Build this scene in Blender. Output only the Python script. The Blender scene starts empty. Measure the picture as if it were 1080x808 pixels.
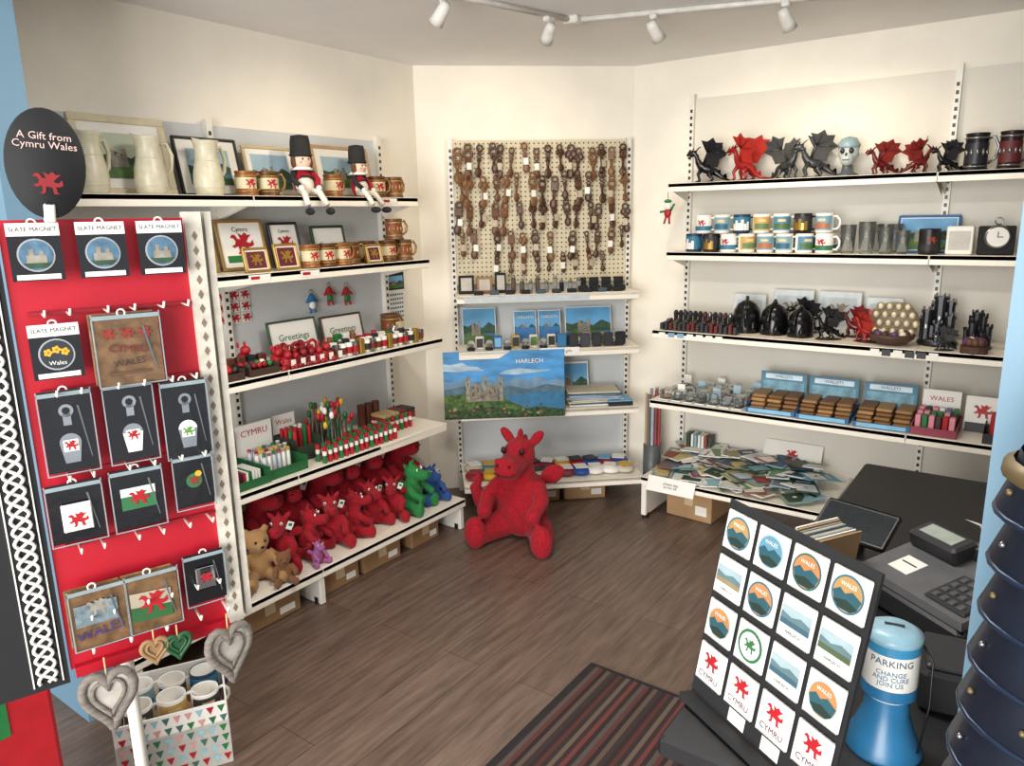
import bpy, math, random
from mathutils import Matrix, Vector
random.seed(7)
SC=bpy.context.scene
COL=SC.collection
R=random.uniform
def srgb(h):
    c=[int(h[i:i+2],16)/255 for i in (0,2,4)]
    return [x/12.92 if x<=.04045 else ((x+.055)/1.055)**2.4 for x in c]
_m={}
def M(h,rough=.55,metal=0,nz=.10,sc=25,tr=0,bump=0,sheen=0,emit=0,stretch=None):
    key=(h,rough,metal,nz,sc,tr,bump,sheen,emit,stretch)
    if key in _m: return _m[key]
    m=bpy.data.materials.new('mat_'+h+('_m' if metal else '')+('_g' if tr else '')); m.use_nodes=True
    nt=m.node_tree; b=nt.nodes['Principled BSDF']; c=srgb(h)
    tc=nt.nodes.new('ShaderNodeTexCoord'); n=nt.nodes.new('ShaderNodeTexNoise'); n.inputs['Scale'].default_value=sc
    n.inputs['Detail'].default_value=4
    if stretch:
        mp=nt.nodes.new('ShaderNodeMapping'); mp.inputs['Scale'].default_value=stretch
        nt.links.new(tc.outputs['Object'],mp.inputs['Vector']); nt.links.new(mp.outputs['Vector'],n.inputs['Vector'])
    else: nt.links.new(tc.outputs['Object'],n.inputs['Vector'])
    r=nt.nodes.new('ShaderNodeValToRGB'); r.color_ramp.elements[0].position=.3; r.color_ramp.elements[1].position=.7
    r.color_ramp.elements[0].color=[max(0,x*(1-nz)) for x in c]+[1]; r.color_ramp.elements[1].color=[min(1,x*(1+nz)) for x in c]+[1]
    nt.links.new(n.outputs['Fac'],r.inputs['Fac']); nt.links.new(r.outputs['Color'],b.inputs['Base Color'])
    b.inputs['Roughness'].default_value=rough; b.inputs['Metallic'].default_value=metal
    if tr: b.inputs['Transmission Weight'].default_value=tr; b.inputs['IOR'].default_value=1.3
    if sheen: b.inputs['Sheen Weight'].default_value=sheen
    if emit: b.inputs['Emission Color'].default_value=c+[1]; b.inputs['Emission Strength'].default_value=emit
    if bump:
        bp=nt.nodes.new('ShaderNodeBump'); bp.inputs['Strength'].default_value=bump; bp.inputs['Distance'].default_value=.01
        nt.links.new(n.outputs['Fac'],bp.inputs['Height']); nt.links.new(bp.outputs['Normal'],b.inputs['Normal'])
    _m[key]=m; return m
I=Matrix.Identity(4)
def T(x=0,y=0,z=0,rz=0,rx=0,ry=0,s=1):
    m=Matrix.Translation((x,y,z))@Matrix.Rotation(math.radians(rz),4,'Z')@Matrix.Rotation(math.radians(ry),4,'Y')@Matrix.Rotation(math.radians(rx),4,'X')
    if not isinstance(s,(int,float)): return m@Matrix.Diagonal((s[0],s[1],s[2],1))
    return m@Matrix.Scale(s,4) if s!=1 else m
_txt={}
def textmesh(s,align):
    k=(s,align)
    if k in _txt: return _txt[k]
    cu=bpy.data.curves.new('t','FONT'); cu.body=s; cu.align_x=align; cu.align_y='CENTER'; cu.resolution_u=2; cu.size=1; cu.space_line=.85
    o=bpy.data.objects.new('t',cu); COL.objects.link(o); dg=bpy.context.evaluated_depsgraph_get(); dg.update()
    me=o.evaluated_get(dg).to_mesh(); v=[tuple(x.co) for x in me.vertices]; f=[tuple(p.vertices) for p in me.polygons]
    bpy.data.objects.remove(o,do_unlink=True); bpy.data.curves.remove(cu)
    _txt[k]=(v,f); return _txt[k]
class G:
    def __init__(s,base=None): s.v=[];s.f=[];s.i=[];s.sm=[];s.m=[];s.B=base or I
    def add(s,vs,fs,m,smooth=False,X=None):
        t=s.B@X if X is not None else s.B
        o=len(s.v); s.v+=[tuple(t@Vector(p)) for p in vs]
        if m not in s.m: s.m.append(m)
        k=s.m.index(m)
        for f in fs: s.f.append([a+o for a in f]); s.i.append(k); s.sm.append(smooth)
        return s
    def box(s,x,y,z,a,b,c,m,X=None,bv=0):
        a/=2;b/=2;c/=2
        if X is None: X=I
        vs=[(x+i*a,y+j*b,z+k*c) for k in(-1,1) for j in(-1,1) for i in(-1,1)]
        return s.add(vs,[(0,2,3,1),(4,5,7,6),(0,1,5,4),(2,6,7,3),(0,4,6,2),(1,3,7,5)],m,False,X)
    def rbox(s,x,y,z,a,b,c,m,X=None,r=.005):
        a/=2;b/=2;c/=2; r=min(r,a*.9,b*.9,c*.9); vs=[];fs=[]
        prof=[(-c,r),(-c+r,0),(c-r,0),(c,r)]
        for zz,k in prof:
            A=a-k;Bq=b-k
            ring=[(-A+r,-Bq),(A-r,-Bq),(A,-Bq+r),(A,Bq-r),(A-r,Bq),(-A+r,Bq),(-A,Bq-r),(-A,-Bq+r)]
            vs+=[(x+p,y+q,z+zz) for p,q in ring]
        for l in range(3):
            for i in range(8): fs.append((l*8+i,l*8+(i+1)%8,l*8+8+(i+1)%8,l*8+8+i))
        fs.append(tuple(range(7,-1,-1))); fs.append(tuple(range(24,32)))
        return s.add(vs,fs,m,False,X)
    def lathe(s,prof,m,X=None,seg=20,smooth=True,a0=0,a1=360):
        vs=[];fs=[]; full=abs(a1-a0)>=360; n=seg if full else seg+1
        for r,z in prof:
            for i in range(n):
                a=math.radians(a0+(a1-a0)*i/seg); vs.append((r*math.cos(a),r*math.sin(a),z))
        for l in range(len(prof)-1):
            for i in range(seg):
                j=(i+1)%n; fs.append((l*n+i,l*n+j,(l+1)*n+j,(l+1)*n+i))
        return s.add(vs,fs,m,smooth,X)
    def cyl(s,x,y,z,r,h,m,X=None,seg=16,r2=None):
        r2=r if r2 is None else r2
        X=(X or I)@T(x,y,z)
        return s.lathe([(0,0),(r,0),(r,0),(r2,h),(r2,h),(0,h)],m,X,seg,False)
    def ell(s,x,y,z,a,b,c,m,X=None,seg=14,rg=9,rz=0,rx=0,ry=0):
        X=(X or I)@T(x,y,z,rz,rx,ry)@Matrix.Diagonal((a,b,c,1))
        pr=[(math.sin(math.pi*k/rg),-math.cos(math.pi*k/rg)) for k in range(rg+1)]
        return s.lathe(pr,m,X,seg)
    def tube(s,pts,r,m,X=None,seg=8,closed=False):
        P=[Vector(p) for p in pts]; n=len(P); rr=r if isinstance(r,(list,tuple)) else [r]*n
        vs=[];fs=[]; up=None
        for i in range(n):
            if closed: d=P[(i+1)%n]-P[i-1]
            else: d=P[min(i+1,n-1)]-P[max(i-1,0)]
            if d.length<1e-9: d=Vector((0,0,1))
            d.normalize()
            if up is None:
                up=Vector((0,0,1)) if abs(d.z)<.9 else Vector((1,0,0))
            u=(up-d*up.dot(d)); 
            if u.length<1e-6: u=d.orthogonal()
            u.normalize(); up=u; w=d.cross(u)
            for k in range(seg):
                a=2*math.pi*k/seg; vs.append(tuple(P[i]+(u*math.cos(a)+w*math.sin(a))*rr[i]))
        L=n if closed else n-1
        for i in range(L):
            j=(i+1)%n
            for k in range(seg):
                q=(k+1)%seg; fs.append((i*seg+k,i*seg+q,j*seg+q,j*seg+k))
        if not closed: fs.append(tuple(range(seg-1,-1,-1))); fs.append(tuple((n-1)*seg+k for k in range(seg)))
        return s.add(vs,fs,m,True,X)
    def ring(s,x,y,z,r,t,m,X=None,seg=14,axis='y',sx=1,sz=1):
        pts=[]
        for k in range(seg):
            a=2*math.pi*k/seg; c,d=r*math.cos(a)*sx,r*math.sin(a)*sz
            pts.append((x+c,y,z+d) if axis=='y' else (x+c,y+d,z) if axis=='z' else (x,y+c,z+d))
        return s.tube(pts,t,m,X,6,True)
    def poly(s,p2,y,m,X=None): return s.add([(a,y,b) for a,b in p2],[tuple(range(len(p2)))],m,False,X)
    def q(s,x0,z0,x1,z1,y,m,X=None): return s.poly([(x0,z0),(x1,z0),(x1,z1),(x0,z1)],y,m,X)
    def disc(s,x,z,r,y,m,X=None,n=16,sx=1): return s.poly([(x+sx*r*math.cos(2*math.pi*k/n),z+r*math.sin(2*math.pi*k/n)) for k in range(n)],y,m,X)
    def text(s,t,size,m,x,y,z,X=None,align='CENTER',wrap=None,rot=0):
        v,f=textmesh(t,align)
        ca,sa=math.cos(math.radians(rot)),math.sin(math.radians(rot)); vs=[]
        for a,b,_ in v:
            a,b=(a*ca-b*sa)*size,(a*sa+b*ca)*size
            if wrap:
                th=a/wrap; vs.append((x+wrap*math.sin(th),y-wrap*math.cos(th),z+b))
            else: vs.append((x+a,y,z+b))
        return s.add(vs,f,m,False,X)
    def mesh(s,me,m,X=None,smooth=True):
        return s.add([tuple(v.co) for v in me.vertices],[tuple(p.vertices) for p in me.polygons],m,smooth,X)
    def data(s,name):
        me=bpy.data.meshes.new(name); me.from_pydata(s.v,[],s.f)
        for m in s.m: me.materials.append(m)
        me.polygons.foreach_set('material_index',s.i); me.polygons.foreach_set('use_smooth',s.sm); me.update(); return me
    def obj(s,name,X=None):
        return place(s.data(name),name,X or I)
def place(me,name,X):
    o=bpy.data.objects.new(name,me); COL.objects.link(o); o.matrix_world=X; return o
def blend(g,vox,sm=6):
    o=g.obj('tmp'); a=o.modifiers.new('r','REMESH'); a.mode='VOXEL'; a.voxel_size=vox; b=o.modifiers.new('s','SMOOTH'); b.iterations=sm; b.factor=.5
    dg=bpy.context.evaluated_depsgraph_get(); dg.update(); me=bpy.data.meshes.new_from_object(o.evaluated_get(dg)); bpy.data.objects.remove(o,do_unlink=True); return me
def recolor(me,a,b):
    n=me.copy()
    for i,m in enumerate(n.materials):
        if m==a: n.materials[i]=b
    return n
def tray(g,s,d,z,w,dp,h,m,t=.003):
    g.box(s,-d,z+t/2,w,dp,t,m); g.box(s-w/2,-d,z+h/2,t,dp,h,m); g.box(s+w/2,-d,z+h/2,t,dp,h,m); g.box(s,-d+dp/2,z+h/2,w,t,h,m); g.box(s,-d-dp/2,z+h*.35,w,t,h*.7,m)
# ------------------------------------------------ frames of the three walls
P1=(-2.89,3.13); MA=42.37
FL=T(-2.89,0,0,90); FM=T(P1[0],P1[1],0,MA); FR=T(0,3.95,0,0)
def at(F,s,d,z,rz=0,sc=1,rx=0): return F@T(s,-d,z,rz,rx,0,sc)
# ------------------------------------------------ materials
CREAM=M('f0e9db',.8,0,.03,6,0,.08); CEIL=M('efedea',.9,0,.02,5); BLUE=M('64869a',.5,0,.05,5)
WHITE=M('e6e1d6',.4,0,.03,10); SHELF=M('f0e8d8',.4,0,.03,8); BACK=M('c8cbcc',.6,0,.03,5); BACKR=M('d9d4c8',.6,0,.03,5)
BLK=M('121214',.4); BLKM=M('18181a',.8); BLKP=M('17171a',.22,0,.1,30,0,.08); DK=M('2a2a2e',.5); RED=M('a8101c',.55); PANEL=M('b01024',.5,0,.06,8)
PRED=M('980419',.95,0,.28,45,0,.45,.06); PBRN=M('7a4f2c',.95,0,.25,70,0,.5,.15); PTAN=M('a67e4e',.95,0,.2,70,0,.5,.15)
PGRN=M('1f7a3a',.9,0,.2,60,0,.4,.1); PBLU=M('1c4a8a',.9,0,.2,60,0,.4,.1); PPUR=M('a05a90',.9,0,.2,60,0,.4,.1)
GOLD=M('a8843c',.35,.6); BRASS=M('8a5c34',.4,.35); SILV=M('8c8e90',.3,.9); STEEL=M('b9bcc0',.25,1)
CRD=M('a88660',.8,0,.08,12); CRD2=M('8f6e4a',.8,0,.08,12); WOOD=M('64402a',.45,0,.3,30); WOODL=M('c9a878',.5,0,.2,30,stretch=(1,1,.1))
GLASS=M('f2f6f6',.03,0,.01,5,.95); PAPER=M('e9e6de',.6,0,.02,10); KRAFT=M('a07a50',.8,0,.1,40)
GREEN=M('1c7038',.5); SKY=M('6fa6cf',.6,0,.15,9); HILL=M('4c6b3a',.7,0,.4,25); HILL2=M('2f4a35',.7,0,.4,30); SEA=M('2f6f9a',.5,0,.2,20); STONE=M('8b8578',.8,0,.3,50)
YEL=M('d0a428',.5); ORG=M('c8682a',.5); PINK=M('d98a98',.6); NAVY=M('0c1524',.42,.2,.3,14)
# ------------------------------------------------ room
def floor_mat():
    m=bpy.data.materials.new('laminate_planks'); m.use_nodes=True; nt=m.node_tree; b=nt.nodes['Principled BSDF']
    N=nt.nodes.new; L=nt.links.new
    tc=N('ShaderNodeTexCoord'); mp=N('ShaderNodeMapping'); mp.inputs['Rotation'].default_value=(0,0,math.radians(90)); L(tc.outputs['Object'],mp.inputs['Vector'])
    br=N('ShaderNodeTexBrick'); br.inputs['Scale'].default_value=1; br.inputs['Brick Width'].default_value=1.25; br.inputs['Row Height'].default_value=.17
    br.inputs['Mortar Size'].default_value=.0012; br.inputs['Color1'].default_value=srgb('79665a')+[1]; br.inputs['Color2'].default_value=srgb('6b584c')+[1]; br.inputs['Mortar'].default_value=srgb('3c3029')+[1]
    br.inputs['Bias'].default_value=0; L(mp.outputs['Vector'],br.inputs['Vector'])
    m2=N('ShaderNodeMapping'); m2.inputs['Scale'].default_value=(14,1.3,1); L(tc.outputs['Object'],m2.inputs['Vector'])
    n=N('ShaderNodeTexNoise'); n.inputs['Scale'].default_value=2.5; n.inputs['Detail'].default_value=8; n.inputs['Roughness'].default_value=.65; L(m2.outputs['Vector'],n.inputs['Vector'])
    r=N('ShaderNodeValToRGB'); r.color_ramp.elements[0].position=.3; r.color_ramp.elements[0].color=(.46,.44,.42,1); r.color_ramp.elements[1].position=.75; r.color_ramp.elements[1].color=(1.28,1.25,1.22,1); L(n.outputs['Fac'],r.inputs['Fac'])
    mx=N('ShaderNodeMixRGB'); mx.blend_type='MULTIPLY'; mx.inputs[0].default_value=1; L(br.outputs['Color'],mx.inputs[1]); L(r.outputs['Color'],mx.inputs[2]); L(mx.outputs[0],b.inputs['Base Color'])
    b.inputs['Roughness'].default_value=.4
    bp=N('ShaderNodeBump'); bp.inputs['Strength'].default_value=.15; bp.inputs['Distance'].default_value=.004; L(n.outputs['Fac'],bp.inputs['Height']); L(bp.outputs['Normal'],b.inputs['Normal'])
    return m
G().box(-.7,1.2,-.05,5.0,6.0,.1,floor_mat()).obj('floor')
G().box(-.7,1.7,2.45,5.0,5.0,.1,CEIL).obj('ceiling')
G().box(-2.94,2.05,1.2,.1,2.2,2.4,CREAM).obj('wall_left')
G(FM).box(.609,.05,1.2,1.30,.1,2.4,CREAM).obj('wall_back')
G().box(-.2,4.0,1.2,3.6,.1,2.4,CREAM).obj('wall_right')
G().box(1.55,2.45,1.2,.1,3.1,2.4,CREAM).obj('wall_side')
G().box(-2.695,.95,1.2,.59,.1,2.4,BLUE).obj('wall_front_left')
G().box(.74,.98,1.2,1.54,.1,2.4,BLUE).obj('wall_front_right')
# ------------------------------------------------ shelving
def unit(name,F,posts,shelves,s0,s1,z0,z1,back):
    g=G(F)
    g.box((s0+s1)/2,-.012,(z0+z1)/2,s1-s0,.02,z1-z0,back)
    for p in posts:
        g.box(p,-.035,(z1+.02)/2,.026,.03,z1+.02,WHITE)
        k=.12
        while k<z1-.03:
            g.box(p,-.0505,k,.012,.002,.016,BLK); k+=.034
    for (z,d,a,b) in shelves:
        g.box((a+b)/2,-(d+.05)/2,z-.008,b-a,d-.05,.016,SHELF)
        g.rbox((a+b)/2,-d+.006,z-.019,b-a,.012,.042,SHELF,r=.002)
        for p in (a+.006,b-.006):
            g.add([(p,-.05,z-.016),(p,-d+.02,z-.016),(p,-d+.02,z-.03),(p,-.05,z-.09)],[(0,1,2,3)],WHITE)
            g.add([(p+.003,-.05,z-.016),(p+.003,-d+.02,z-.016),(p+.003,-d+.02,z-.03),(p+.003,-.05,z-.09)],[(3,2,1,0)],WHITE)
    return g
ZL=[1.70,1.40,1.005,.56,.165]; DL=[.30,.36,.425,.43,.54]
g=unit('l',FL,[1.06,1.85,2.80],[(z,d,1.03,1.85) for z,d in zip(ZL,DL)]+[(z,d,1.852,2.80) for z,d in zip(ZL,DL)],1.03,2.80,.02,1.99,BACK)
for s in (1.06,1.85,2.78): g.rbox(s,-.28,.06,.03,.5,.12,WHITE,r=.004); g.cyl(s,-.5,0,.02,.03,BLK)
for s,z,d in ((2.0,1.383,.36),(1.75,1.383,.36),(2.55,1.683,.30)):
    g.q(s,z-.012,s+.1,z+.014,-d-.002,PAPER); g.q(s+.01,z-.004,s+.05,z+.008,-d-.003,RED)
g.obj('gondola_shelving_unit')
ZM=[1.19,.89,.55,.17]; DM=[.30,.33,.34,.45]
g=unit('m',FM,[.18,1.18],[(z,d,.18,1.18) for z,d in zip(ZM,DM)],.18,1.18,.02,2.0,BACK)
PEG=M('cfc3a6',.6,0,.03,9)
g.box(.68,-.05,1.62,.97,.006,.78,PEG)
for i in range(38):
    for j in range(30): g.disc(.212+i*.0253,1.25+j*.0256,.005,-.0536,M('3a3024'),n=6)
g.q(.22,1.155,.9,1.185,-.3025,M('b9c2c6'))
g.obj('pegboard_shelving_unit')
ZR=[1.75,1.405,1.015,.645]; DR=[.30,.30,.45,.46]
sh=[(z,d,-1.64,-.43) for z,d in zip(ZR,DR)]+[(z,d,-.428,.62) for z,d in zip(ZR,DR)]+[(.235,.53,-1.65,-.70)]
g=unit('r',FR,[-1.63,-.415,.60],sh,-1.64,.62,.02,2.19,BACKR)
g.box(-.71,-.26,.245,.012,.5,.03,WHITE)
for s in (-1.63,-.73): g.rbox(s,-.28,.11,.03,.5,.18,WHITE,r=.004); g.cyl(s,-.5,0,.018,.03,BLK)
g.obj('display_shelving_unit')
G(FR).box(-.2,-.006,.05,3.5,.012,.1,WHITE).obj('baseboard_right')
# ------------------------------------------------ generic goods
def landscape(g,x0,z0,x1,z1,y,X=None,castle=True,sea=True,sky=SKY):
    w=x1-x0;h=z1-z0
    g.q(x0,z0,x1,z1,y,sky,X)
    g.poly([(x0,z0),(x1,z0),(x1,z0+.5*h),(x0+.8*w,z0+.62*h),(x0+.6*w,z0+.45*h),(x0+.35*w,z0+.6*h),(x0+.15*w,z0+.5*h),(x0,z0+.55*h)],y-.0006,HILL2,X)
    if sea: g.q(x0,z0,x1,z0+.3*h,y-.0012,SEA,X)
    g.poly([(x0,z0),(x1,z0),(x1,z0+.18*h),(x0+.6*w,z0+.3*h),(x0+.2*w,z0+.36*h),(x0,z0+.25*h)],y-.0018,HILL,X)
    if castle:
        for a,b in ((.3,.62),(.4,.55),(.5,.66),(.36,.5),(.45,.5)): g.q(x0+(a-.035)*w,z0+.25*h,x0+(a+.035)*w,z0+b*h,y-.0024,STONE,X)
def frame(w,h,fm,bw=.018,mat_=PAPER,mw=.02,kind=0,th=.015,sky=SKY):
    g=G()
    g.rbox(0,0,bw/2,w,th,bw,fm,r=.003); g.rbox(0,0,h-bw/2,w,th,bw,fm,r=.003)
    g.rbox(-w/2+bw/2,0,h/2,bw,th,h-2*bw+.004,fm,r=.003); g.rbox(w/2-bw/2,0,h/2,bw,th,h-2*bw+.004,fm,r=.003)
    g.box(0,.003,h/2,w-bw,.006,h-bw,CRD2)
    g.q(-w/2+bw,bw,w/2-bw,h-bw,-.001,mat_)
    k=bw+mw
    if kind==0: landscape(g,-w/2+k,k,w/2-k,h-k,-.002,sky=sky)
    elif kind==1:
        dragon2d(g,0,h*.52,min(w,h)*.25,-.003,RED); g.q(-w/2+k,k,w/2-k,k+.2*(h-2*k),-.002,GREEN); g.text('Cymru',min(w,h)*.13,BLK,0,-.004,h*.8)
    elif kind==2: g.text('Greetings',w*.16,M('1c6030'),0,-.003,h*.5); g.q(-w*.3,h*.25,w*.3,h*.3,-.003,RED)
    elif kind==3: g.q(-w/2+k,k,w/2-k,h-k,-.002,M('5a1418')); dragon2d(g,0,h*.5,h*.28,-.003,GOLD)
    return g.data('frame')
DR2=[(-1,.55),(-.75,.85),(-.5,.75),(-.35,.45),(-.1,.4),(-.25,.95),(.1,.75),(.35,1.0),(.6,.75),(.95,.8),(.6,.45),(.4,.15),(.75,.05),(1.0,.35),(1.05,-.15),(.7,-.3),(.55,-.25),(.65,-.75),(.85,-.85),(.4,-.9),(.3,-.35),(-.1,-.25),(-.15,-.75),(-.3,-.9),(-.55,-.85),(-.35,-.65),(-.4,-.2),(-.75,-.35),(-.95,-.15),(-.65,-.05),(-.55,.25),(-.7,.5)]
def dragon2d(g,x,z,s,y,m,X=None):
    g.poly([(x+a*s,z+b*s*.9) for a,b in DR2],y,m,X)
def mug(body,band=None,inner=None,h=.092,r=.041,logo=None,pic=0):
    g=G(); inner=inner or body
    g.lathe([(0,.002),(r*.9,0),(r*.97,.004),(r,.02),(r,h-.003),(r*.985,h),(r*.93,h-.002)],body,seg=20)
    g.lathe([(r*.93,h-.002),(r*.92,.01),(0,.008)],inner,seg=20)
    g.tube([(r*.95,0,h*.82),(r*1.35,0,h*.84),(r*1.7,0,h*.65),(r*1.72,0,h*.4),(r*1.4,0,h*.2),(r*.95,0,h*.2)],.0052,body,seg=7)
    if band:
        z0,z1=h*.16,h*.86; lo=logo or M('e8c890')
        if pic==0:
            g.lathe([(r+.0006,z0),(r+.0006,z1)],band,seg=20)
            for k,(a,hh) in enumerate(((-150,.5),(-130,.75),(-110,.55),(-90,.8),(-70,.5),(-50,.65))):
                g.lathe([(r+.0012,z0),(r+.0012,z0+hh*(z1-z0))],lo,None,2,True,a-9,a+9)
        elif pic==1:
            g.lathe([(r+.0006,z0),(r+.0006,z1)],band,None,12,True,-160,-20)
            g.lathe([(r+.0012,z0+.1*(z1-z0)),(r+.0012,z0+.5*(z1-z0))],lo,None,10,True,-140,-40)
            g.lathe([(r+.0016,z0+.62*(z1-z0)),(r+.0016,z0+.8*(z1-z0))],M('d9c08a'),None,8,True,-115,-65)
        else:
            g.lathe([(r+.0006,z0),(r+.0006,z0+.35*(z1-z0))],band,seg=20)
            v=[]
            for a,b in DR2:
                th=math.radians(-90)+a*.5; v.append(((r+.0012)*math.cos(th),(r+.0012)*math.sin(th),h*.55+b*.018))
            g.add(v,[tuple(range(len(v)))],lo)
    return g.data('mug')
def tankard(a,b,c,h=.11,r=.042,logo=None):
    g=G()
    g.lathe([(0,0),(r*1.12,0),(r*1.12,.008),(r*.98,.014),(r*.92,h*.5),(r*.95,h-.01),(r*1.02,h-.004),(r*1.0,h),(r*.9,h),(r*.88,.02),(0,.015)],a,seg=20)
    for z in (.02,h-.02): g.lathe([(r*.97,z-.004),(r*1.03,z-.002),(r*1.03,z+.002),(r*.97,z+.004)],b,seg=20)
    g.lathe([(r*.985,.03),(r*.96,h*.5),(r*.985,h*.74)],c,seg=20)
    g.tube([(r*.9,0,h*.85),(r*1.4,0,h*.9),(r*1.75,0,h*.65),(r*1.6,0,h*.35),(r*1.0,0,h*.2)],.006,b,seg=7)
    if logo:
        v=[]
        for p,q_ in DR2:
            th=math.radians(-90)+p*.55; v.append((r*1.0*math.cos(th),r*1.0*math.sin(th),h*.5+q_*.02))
        g.add(v,[tuple(range(len(v)))],logo)
    else:
        for k in range(5):
            an=math.radians(-150+k*30); g.ell(r*math.cos(an)*.95,r*math.sin(an)*.95,h*.5,.006,.006,.014,b,seg=6,rg=4)
    return g.data('tankard')
def jug(m,h=.2):
    g=G(); k=h/.2
    pr=[(0,0),(.04,0),(.046,.01),(.05,.05),(.047,.09),(.038,.13),(.035,.16),(.04,.19),(.044,.2),(.04,.2),(.031,.16),(.034,.13),(.042,.08),(.04,.02),(0,.012)]
    g.lathe([(a*k*1.1,b*k) for a,b in pr],m,seg=24)
    g.tube([(.036*k,0,.175*k),(.07*k,0,.18*k),(.088*k,0,.14*k),(.08*k,0,.09*k),(.046*k,0,.06*k)],.007*k,m)
    g.add([(-.03*k,-.02*k,.2*k),(-.03*k,.02*k,.2*k),(-.062*k,0,.208*k),(-.036*k,0,.165*k)],[(0,2,3),(2,1,3),(0,1,2)],m,True)
    for z in (.03,.125): g.ring(0,0,z*k,(.053 if z<.1 else .0425)*k,.0025,m,axis='z',seg=24)
    return g.data('jug')
def tumbler(h=.1,r=.035):
    g=G(); g.lathe([(0,0),(r*.8,0),(r,h),(r*.93,h),(r*.74,.01),(0,.01)],GLASS,seg=18); return g.data('glass')
# --- plush animals, facing -Y, about 1 unit tall
def plush(kind,m,vox=.024,tail=1,big=False):
    g=G(); a=m
    if kind=='dragon':
        g.ell(0,.02,.33,.24,.22,.31,a); g.ell(0,-.02,.6,.14,.14,.14,a); g.ell(0,-.04,.77,.145,.16,.15,a); g.ell(0,-.22,.73,.125,.17,.105,a); g.ell(0,-.33,.745,.115,.08,.095,a)
        for s in(-1,1):
            g.tube([(s*.16,-.02,.14),(s*.25,-.16,.13),(s*.3,-.3,.12)],[.13,.12,.1],a); g.ell(s*.31,-.33,.145,.105,.08,.145,a)
            g.tube([(s*.17,-.04,.52),(s*.25,-.16,.43),(s*.23,-.29,.36)],[.08,.075,.065],a); g.ell(s*.225,-.31,.35,.07,.065,.07,a)
            g.ell(s*.14,.04,.91,.05,.035,.095,a,ry=s*42); g.ell(s*.06,-.37,.815,.035,.035,.028,a)
            g.ell(s*.24,.17,.56,.12,.03,.09,a,ry=-s*25,rz=s*20)
        t=tail
        if big: g.tube([(0,.15,.12),(t*.16,.26,.12),(t*.36,.22,.14),(t*.46,.12,.26),(t*.50,.06,.42)],[.15,.13,.11,.08,.05],a); g.ell(t*.46,.08,.46,.04,.03,.07,a)
        else: g.tube([(0,.15,.12),(t*.14,.26,.12),(t*.32,.24,.13),(t*.42,.14,.22),(t*.46,.06,.36)],[.14,.12,.09,.07,.045],a)
        for z,y in ((.94,.0),(.86,.11),(.72,.13),(.55,.23),(.4,.25)): g.ell(0,y,z,.025,.05,.06,a)
    else:
        g.ell(0,.02,.3,.22,.2,.29,a); g.ell(0,-.03,.7,.2,.19,.19,a); g.ell(0,-.2,.65,.09,.09,.075,a)
        for s in(-1,1):
            g.tube([(s*.13,-.03,.12),(s*.2,-.25,.11),(s*.24,-.38,.11)],[.11,.1,.09],a); g.ell(s*.25,-.4,.14,.09,.06,.12,a)
            g.tube([(s*.17,-.03,.48),(s*.27,-.12,.36),(s*.27,-.25,.27)],[.08,.075,.075],a); g.ell(s*.16,.0,.87,.07,.04,.07,a)
    me=blend(g,vox); o=G(); o.mesh(me,m)
    if kind=='dragon':
        for s in(-1,1):
            o.ell(s*.085,-.185,.85,.026,.022,.03,PAPER if not big else M('3a0a10',.5),seg=10,rg=6); o.ell(s*.088,-.203,.853,.014,.012,.018,BLK,seg=8,rg=5); o.ell(s*.055,-.40,.785,.015,.012,.012,M('4a040c',.9),seg=6,rg=4)
        if big: o.tube([(-.09,-.385,.715),(-.04,-.41,.70),(.04,-.41,.70),(.09,-.385,.715)],.006,M('5a040e',.9),seg=6)
        else: o.box(.2,-.1,.78,.1,.01,.14,PAPER,T(.2,-.1,.78,20,0,25)@T(-.2,.1,-.78)); o.box(.2,-.107,.80,.06,.004,.05,GREEN,T(.2,-.1,.78,20,0,25)@T(-.2,.1,-.78))
    else:
        for s in(-1,1): o.ell(s*.075,-.2,.74,.022,.02,.024,BLK,seg=8,rg=5)
        o.ell(0,-.285,.675,.035,.02,.025,BLK,seg=8,rg=5)
    return o.data('plush')
PD=plush('dragon',PRED); PD2=plush('dragon',PRED,tail=-1); PBR=plush('bear',PBRN)
def put(me,name,X): return place(me,name,X)
put(plush('dragon',PRED,.016,-1,True),'plush_dragon',T(-2.04,2.87,.0,14,0,0,(.56,.58,.59))@T(0,0,-.012))
pg=recolor(PD,PRED,PGRN); pb=recolor(PD,PRED,PBLU); pt=recolor(PBR,PBRN,PTAN); pp=recolor(PD,PRED,PPUR)
z=.166
for k,(s,d,sc,rz) in enumerate(((1.46,.19,.31,-10),(1.62,.19,.32,-25),(1.79,.19,.34,20),(1.96,.19,.34,-20),(2.12,.19,.35,25),(2.29,.19,.35,-15),(2.45,.19,.36,-20),(2.63,.20,.37,15))):
    put(PD if k%2 else PD2,'plush_dragon',at(FL,s,d,z,rz,sc))
for k,(s,d,sc,rz) in enumerate(((1.77,.38,.25,-50),(1.91,.39,.23,30),(2.04,.38,.25,-35),(2.17,.39,.22,55),(2.29,.37,.23,-15),(2.41,.40,.22,-50))):
    put(PD2 if k%2 else PD,'plush_dragon',at(FL,s,d,z,rz,sc))
put(pg,'plush_dragon',at(FL,2.54,.41,z,15,.26)); put(pb,'plush_dragon',at(FL,2.68,.41,z,-15,.20)); put(pp,'plush_dragon',at(FL,1.87,.49,z,0,.11))
put(pt,'teddy_bear',at(FL,1.64,.40,z,-15,.25)); put(pt,'teddy_bear',at(FL,1.55,.30,z,10,.27)); put(PBR,'teddy_bear',at(FL,1.48,.42,z,-5,.2)); put(PBR,'teddy_bear',at(FL,1.69,.50,z,-30,.15))
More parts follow.
